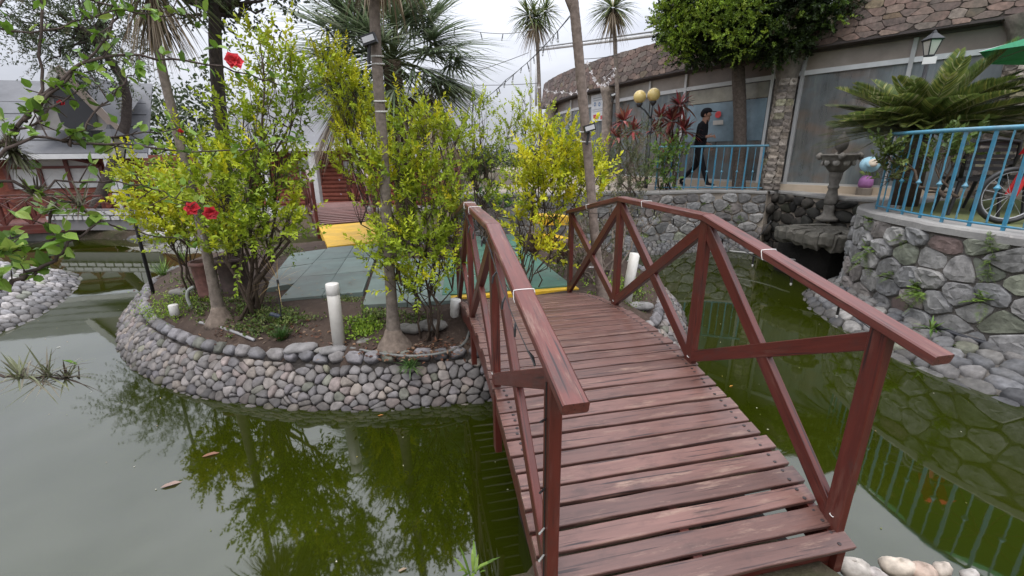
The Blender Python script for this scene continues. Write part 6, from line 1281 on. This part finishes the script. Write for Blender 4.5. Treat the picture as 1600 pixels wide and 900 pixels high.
mb = MB(); mb.add([M @ Vector(p) for p in ((-1, .75, ev-.05), (L+.5, .75, ev-.05), (L-.6, -3.2, rz), (-1, -3.2, rz), (-1, .75, ev+.03), (L+.5, .75, ev+.03), (L-.6, -3.2, rz+.1), (-1, -3.2, rz+.1))], [(3, 2, 1, 0), (4, 5, 6, 7), (0, 1, 5, 4), (1, 2, 6, 5), (2, 3, 7, 6), (3, 0, 4, 7)], (.13, .132, .138)); rf = mb.build('roof', SHING, ho)
for i in range(5): z_ = .16*i; MB().box((-1, .75-.75*i*.9, ev+.035+(rz-ev)*(.75*i*.9)/3.95), (L+.5-.22*i, .75-.75*i*.9+.03, ev+.075+(rz-ev)*(.75*i*.9)/3.95), (.10, .102, .108), M).build('roof_lap', SHING, rf)
MB().box((-1, .76, ev-.09), (L+.5, .83, ev+.05), WH, M).build('gutter', PLAIN, ho)
# dormer
dx0, dz0 = proj_wall(M, 72, 205); dx1, _ = proj_wall(M, 208, 212); ax_, az_ = proj_wall(M, 115, 112)
for (xa, za), (xb, zb_), c in (((dx0, dz0), (ax_, az_), WH), ((ax_, az_), (dx1, dz0), (.30, .24, .20))): 
    pa, pb = M @ Vector((xa, .72, za)), M @ Vector((xb, .72, zb_)); board('barge_board', tuple(pa), tuple(pb), .06, .22, PLAIN, ho, tuple(M.to_3x3() @ Vector((0, 0, 1))), .01, c)
MB().add([M @ Vector(p) for p in ((dx0, .62, dz0), (dx1, .62, dz0), (ax_, .62, az_))], [(0, 1, 2)], (.27, .255, .24)).build('gable', PLAIN, ho)
mb = MB(); cxg, czg = ax_+.15, dz0+.75; mb.add([M @ Vector((cxg+.48*math.cos(a_), .66, czg+.7*math.sin(a_) if math.sin(a_) > 0 else czg-.75*(abs(math.sin(a_))**.3))) for a_ in np.linspace(0, 6.2832, 21)[:-1]], [tuple(range(20))], (.03, .03, .033)); mb.build('gable_window', GLOSS, ho)
for xa, za, xb in ((dx0, dz0, -1), (dx1, dz0, 1)):
    mb = MB(); mb.add([M @ Vector(p) for p in ((xa, .7, za), (ax_, .7, az_), (ax_, -3., az_), (xa, -1.2, za+1.2))], [(0, 1, 2, 3)], (.12, .122, .128)); mb.build('dormer_roof', SHING, ho)
for u in (196, 208): xx, _ = proj_wall(M, u, 270); MB().box((xx-.09, .66, GZ), (xx+.09, .8, ev-.1), WH, M).build('porch_post', PLAIN, ho)
# --- middle house
a, b = atD(395, 300, 17.), atD(690, 300, 14.6); M, L = wall_frame(a, b); GZ2 = -.15
h2 = thing('log_house', 'red log cabin with white porch posts beyond the far footbridge', 'house', (*a[:2], GZ2)); _, ev = proj_wall(M, 490, 230)
MB().box((0, -4, GZ2), (L, 0, ev), BRC, M).build('wall', BRICK, h2); nl = int((ev-GZ2)/.13)
for j in range(nl):
    z = GZ2+j*.13; k_ = 1+.12*math.sin(j*2.7); o = MB().tube([M @ Vector((-.02, .03, z+.065)), M @ Vector((L, .03, z+.065))], .066, 8, (BRC[0]*1.15*k_, BRC[1]*1.15*k_, BRC[2]*1.2*k_)); o.build('log_course', BRICK, h2, True)
def win2(u0, v0, u1, v1, bars=1):
    xa, za = proj_wall(M, u0, v1); xb, zb_ = proj_wall(M, u1, v0); w = MB().box((xa, .10, za), (xb, .125, zb_), (.62, .62, .6), M).build('window', PLAIN, h2); MB().box((xa-.1, .09, za-.1), (xb+.1, .118, zb_+.1), (.19, .06, .04), M).build('frame', PLAIN, w)
    for k in range(1, bars+1): xx = xa+(xb-xa)*k/(bars+1); MB().box((xx-.03, .126, za), (xx+.03, .15, zb_), (.16, .05, .04), M).build('bar', PLAIN, w)
    zc = za+(zb_-za)*.55; MB().box((xa, .127, zc), (xb, .145, zc+.04), (.4, .4, .39), M).build('bar', PLAIN, w)
win2(473, 250, 497, 281, 0); win2(541, 252, 566, 272, 1); win2(600, 252, 640, 275, 1)
MB().add([M @ Vector(p) for p in ((-.8, .9, ev-.05), (L+.8, .9, ev-.05), (L+.8, -3, ev+2.0), (-.8, -3, ev+2.0), (-.8, .9, ev+.03), (L+.8, .9, ev+.03), (L+.8, -3, ev+2.1), (-.8, -3, ev+2.1))], [(3, 2, 1, 0), (4, 5, 6, 7), (0, 1, 5, 4), (1, 2, 6, 5), (2, 3, 7, 6), (3, 0, 4, 7)], (.16, .16, .167)).build('roof', SHING, h2)
MB().box((-.8, .91, ev-.12), (L+.8, .98, ev+.05), WH, M).build('fascia', PLAIN, h2)
for u in (440, 512): xx, _ = proj_wall(M, u, 280); MB().box((xx-.1, .70, GZ2), (xx+.1, .90, ev-.05), WH, M).build('porch_post', PLAIN, h2); board('bracket', tuple(M @ Vector((xx-.02, .8, ev-.45))), tuple(M @ Vector((xx-.75, .8, ev-.08))), .08, .1, PLAIN, h2, col=WH)
MB().box((-.4, .0, GZ2-.1), (L, .95, GZ2+.10), (.5, .49, .47), M).build('porch_step', CONC, h2)
# --- far footbridge to the middle house
fb = thing('footbridge', 'brown plank footbridge from the yellow ramp to the log cabin', 'bridge', (*A2(540, 335, .05), WZ))
c0 = (A2(500, 352, .06)+A2(583, 345, .06))/2; c1 = (A2(486, 321, .06)+A2(541, 320, .06))/2; dr = (c1-c0)/np.hypot(*(c1-c0)); LN = float(np.hypot(*(c1-c0))); sd = np.array([dr[1], -dr[0]]); hw = .62; n = int(LN/.14)
for i in range(n):
    t = (i+.5)/n; p = c0+dr*LN*t; z = .06+.22*math.sin(math.pi*t); q0, q1 = p-sd*hw, p+sd*hw; kk = random.uniform(.85, 1.15); board('plank', (*q0, z), (*q1, z), LN/n-.018, .03, WOOD, fb, col=(.20*kk, .10*kk, .085*kk, 1.))
for s in (-1, 1):
    P = [c0+dr*LN*t+sd*hw*s for t in (0, .33, .67, 1)]; Z = [.06+.22*math.sin(math.pi*t) for t in (0, .33, .67, 1)]
    MBs = [board('stringer', (*P[i], Z[i]-.1), (*P[i+1], Z[i+1]-.1), .05, .16, WOOD, fb, col=(*PAINT, .2)) for i in range(3)]
    for i in range(4): board('post', (*P[i], Z[i]-.3), (*P[i], Z[i]+.9), .06, .06, WOOD, fb, (1, 0, 0), col=(*PAINT, .2))
    for i in range(3):
        board('handrail', (*P[i], Z[i]+.92), (*P[i+1], Z[i+1]+.92), .08, .04, WOOD, fb, col=(.2, .12, .11, .3)); board('brace', (*P[i], Z[i]+.05), (*P[i+1], Z[i+1]+.86), .04, .06, WOOD, fb, col=(*PAINT, .2)); board('brace', (*P[i], Z[i]+.86), (*P[i+1], Z[i+1]+.05), .035, .06, WOOD, fb, col=(*PAINT, .2))
# --- left footbridge
lf = thing('footbridge', 'long low footbridge with brown crossed railing along the far left shore', 'bridge', (*at(60, 372, -.4)[:2], WZ))
e0, e1 = at(-120, 372, -.32)[:2], at(172, 356, -.32)[:2]; dr = (e1-e0)/np.hypot(*(e1-e0)); LN = float(np.hypot(*(e1-e0))); sd = np.array([-dr[1], dr[0]])
for off, zz in ((0., 0), (1.3, 0)):
    q0, q1 = e0+sd*off, e1+sd*off; board('stringer', (*q0, -.24), (*q1, -.24), .08, .24, WOOD, lf, col=(*PAINT, .4)); n = 7
    for i in range(n+1):
        p = q0+(q1-q0)*i/n; board('post', (*p, -.3), (*p, .52), .07, .07, WOOD, lf, (1, 0, 0), col=(*PAINT, .3))
        if i < n:
            p2 = q0+(q1-q0)*(i+1)/n; board('brace', (*p, -.10), (*p2, .46), .05, .06, WOOD, lf, col=(*PAINT, .3)); board('brace', (*p, .46), (*p2, -.10), .045, .06, WOOD, lf, col=(*PAINT, .3))
    board('handrail', (*q0, .55), (*q1, .55), .09, .045, WOOD, lf, col=(*PAINT, .4))
nn = int(LN/.16)
for i in range(nn): p = e0+dr*LN*(i+.5)/nn; kk = random.uniform(.85, 1.15); board('plank', (*p, -.11), (*(p+sd*1.3), -.11), LN/nn-.015, .03, WOOD, lf, col=(.17*kk, .08*kk, .07*kk, .8))
ce = [at(-120, 378, -.55)[:2], at(112, 372, -.55)[:2]]; tag(prism('bank_edge', [ce[0], ce[1], ce[1]+sd*3, ce[0]+sd*3], -1., -.42, CONC), 'pale concrete edge under the left footbridge', 'paving', kind='structure')
# pebble bank and block wall at the far left
fl_ = Line(chaikin([at(u, v, WZ)[:2] for u, v in ((120, 366), (165, 374), (235, 377), (330, 372), (430, 368))], 1, False)); fw = thing('cobble_border', 'far shore of whitish cobbles beyond the water', 'stone border', (*fl_.at(1)[0], WZ))
def fpl(s, t, h):
    p, n, tg = fl_.at(s); return np.array([p[0]-n[0]*t, p[1]-n[1]*t, WZ-.08+.62*min(t, 1.)**.8+h])
mb = MB(); n = 40
for i in range(n+1):
    for k in range(4): mb.v.append(tuple(fpl(fl_.L*i/n, 1.5*k/3, -.02)))
for i in range(n):
    for k in range(3): mb.f.append((i*4+k, (i+1)*4+k, (i+1)*4+k+1, i*4+k+1)); mb.c.append((1, 1, 1)); mb.mi.append(0)
mb.build('mortar_bed', MORTAR, fw, True)
lay_stones(fw, cells(fl_.L, 1.2, .26, .17, .4, 401), .01, lambda R: R.uniform(.03, .06), fpl, [(.42, .4, .38), (.34, .32, .31), (.5, .47, .45)], STONE, 'cobble', 260, seed=402)
bl_ = thing('block_wall', 'low wall of white painted openwork blocks on the far shore', 'wall', (*at(150, 340, -.1)[:2], -.1)); a, b = at(75, 345, -.05)[:2], at(235, 345, -.05)[:2]; M, L = wall_frame(a, b); nr, nc = 2, int(L/.26)
MB().box((0, -.12, -.3), (L, -.02, .25), (.16, .15, .15), M).build('wall_core', PLAIN, bl_); lim = 0
for j in range(nr):
    for i in range(nc):
        if lim < 290: x = L*(i+(.5 if j % 2 else 0))/nc; MB().box((x+.02, -.015, -.02+j*.125), (x+L/nc-.03, .04, .07+j*.125), (.42, .41, .40), M).build('block', PLAIN, bl_); lim += 1
# far dark hedge closing the horizon, and distant trees
R = np.random.default_rng(500)
for i, (u0, D, h, w, lb) in enumerate(((-40, 30., 3.4, 3., 'dark broad tree far behind the grey roofed house'), (300, 26., 5.5, 3.4, 'tall dark tree far behind the evergreen'), (470, 24., 3.2, 2.6, 'low dark tree behind the log cabin roof'), (560, 27., 3.8, 3., 'dark tree far behind the fan palm'), (660, 26., 2.6, 2.6, 'low tree at the far end of the garden behind the fan palm'), (760, 30., 2.2, 3.2, 'low distant tree line clump beyond the golden shrubs'), (845, 34., 2.0, 3., 'low distant tree beside the restaurant end'), (-250, 30., 4., 3.4, 'dark tree at the far left beyond the house'))):
    b = atD(u0, 300, D); b[2] = -.4; t_ = thing('background_tree', lb, 'tree', b, 'trees beyond the houses'); mb = MB(); trunk(mb, [b, b+UPV*h*.6, b+UPV*h], [.2, .14, .06], 8, (.06, .05, .04)); mb.build('trunk', BARK, t_, True); fo = Foliage(); n = 2600
    for k in range(7):
        c = b+UPV*h*R.uniform(.45, .95)+RIGHT*R.uniform(-.6, .6)*w+FWD*R.uniform(-.4, .4)*w; q = in_ball(n//7, R); P = c+q*np.array([w*.55, w*.55, h*.28]); fo.leaves(P, R.normal(size=(len(P), 3)), R.normal(size=(len(P), 3)), .22, .12, mixcol(R, len(P), [(.035, .055, .02), (.055, .08, .028), (.08, .10, .04)], (3, 3, 1)))
    fo.build('crown', LEAF, t_)
# ================================================================ wires and string lights
def wire_line(pts, label, sag=.0, bulbs=0, r=.006, col=(.08, .08, .085), name='string_light', bl=.07, white=False, cat='string lights'):
    P = np.array(pts); t_ = thing(name, label, cat, P[0]); Q = []
    for i in range(len(P)-1):
        for t in np.linspace(0, 1, 13)[:-1 if i < len(P)-2 else 13]: Q.append(P[i]+(P[i+1]-P[i])*t-UPV*sag*4*t*(1-t))
    MB().tube(Q, r, 4, col, False).build('wire', PLAIN, t_)
    R = random.Random(8)
    for k in range(bulbs):
        q = Q[int((k+.5)/bulbs*(len(Q)-1))]; d = np.array([R.uniform(-.3, .3), 0, -1]); o = MB().tube([q, q+d*bl], [.008, .012], 5, (.1, .1, .1)).build('socket', PLAIN, t_)
        MB().lathe([(.006, -.02), (.016, 0), (.012, .02)], q+d*(bl+.015), 6, (.6, .6, .62)).build('bulb', GLOSS, o)
    return t_
wire_line([atD(690, 36, 9.), atD(770, 52, 9.2), atD(832, 46, 9.6)], 'string of lamps hanging between the fan palm and the yucca', .03, 4, .006, (.2, .2, .2), bl=.09)
wire_line([atD(735, 165, 9.), atD(790, 125, 9.), atD(896, 20, 6.2)], 'string of lamps rising to the slender trunk', .06, 9, .006, bl=.1); wire_line([atD(730, 172, 10), atD(815, 105, 10), atD(890, 25, 7)], 'second string of lamps running close beneath the first', .05, 5, .006, bl=.08)
wire_line([atD(738, 113, 14), atD(826, 82, 15)], 'bare cable crossing the sky beside the fan palm', .02, 0, .009, name='cable', cat='cable'); wire_line([atD(740, 133, 14), atD(840, 130, 15)], 'lower bare cable crossing the sky beside the fan palm', .02, 0, .009, name='cable', cat='cable'); wire_line([atD(900, 92, 11.5), atD(968, 85, 11.)], 'short cable along the restaurant fascia', .03, 0, .008, name='cable', cat='cable')
# white pinwheel garland
t_ = thing('garland', 'garland of white pinwheel flowers strung before the restaurant column', 'garland', atD(950, 150, 11.1)); G = [(842, 135), (855, 142), (868, 144), (879, 144), (892, 146), (902, 144), (917, 140), (918, 98), (924, 113), (928, 123), (929, 125), (934, 132), (940, 134), (945, 133), (950, 130), (953, 124), (958, 118), (960, 108), (945, 122)]; W0 = [atD(u, v, 11.15) for u, v in G]
MB().tube(W0[:7], .003, 4, (.5, .5, .5), False).build('wire', PLAIN, t_); MB().tube(W0[7:], .003, 4, (.5, .5, .5), False).build('wire', PLAIN, t_); R = np.random.default_rng(77)
for p in W0:
    fo = Foliage()
    for j in range(4): a_ = 1.5708*j+R.uniform(-.4, .4); d = math.cos(a_)*RIGHT+math.sin(a_)*UPV; fo.leaves(p[None], (d+R.normal(size=3)*.25)[None], (-FWD+R.normal(size=3)*.4)[None], .055, .036, np.array([(.72, .68, .68)]))
    fo.build('flower', LEAF, t_)
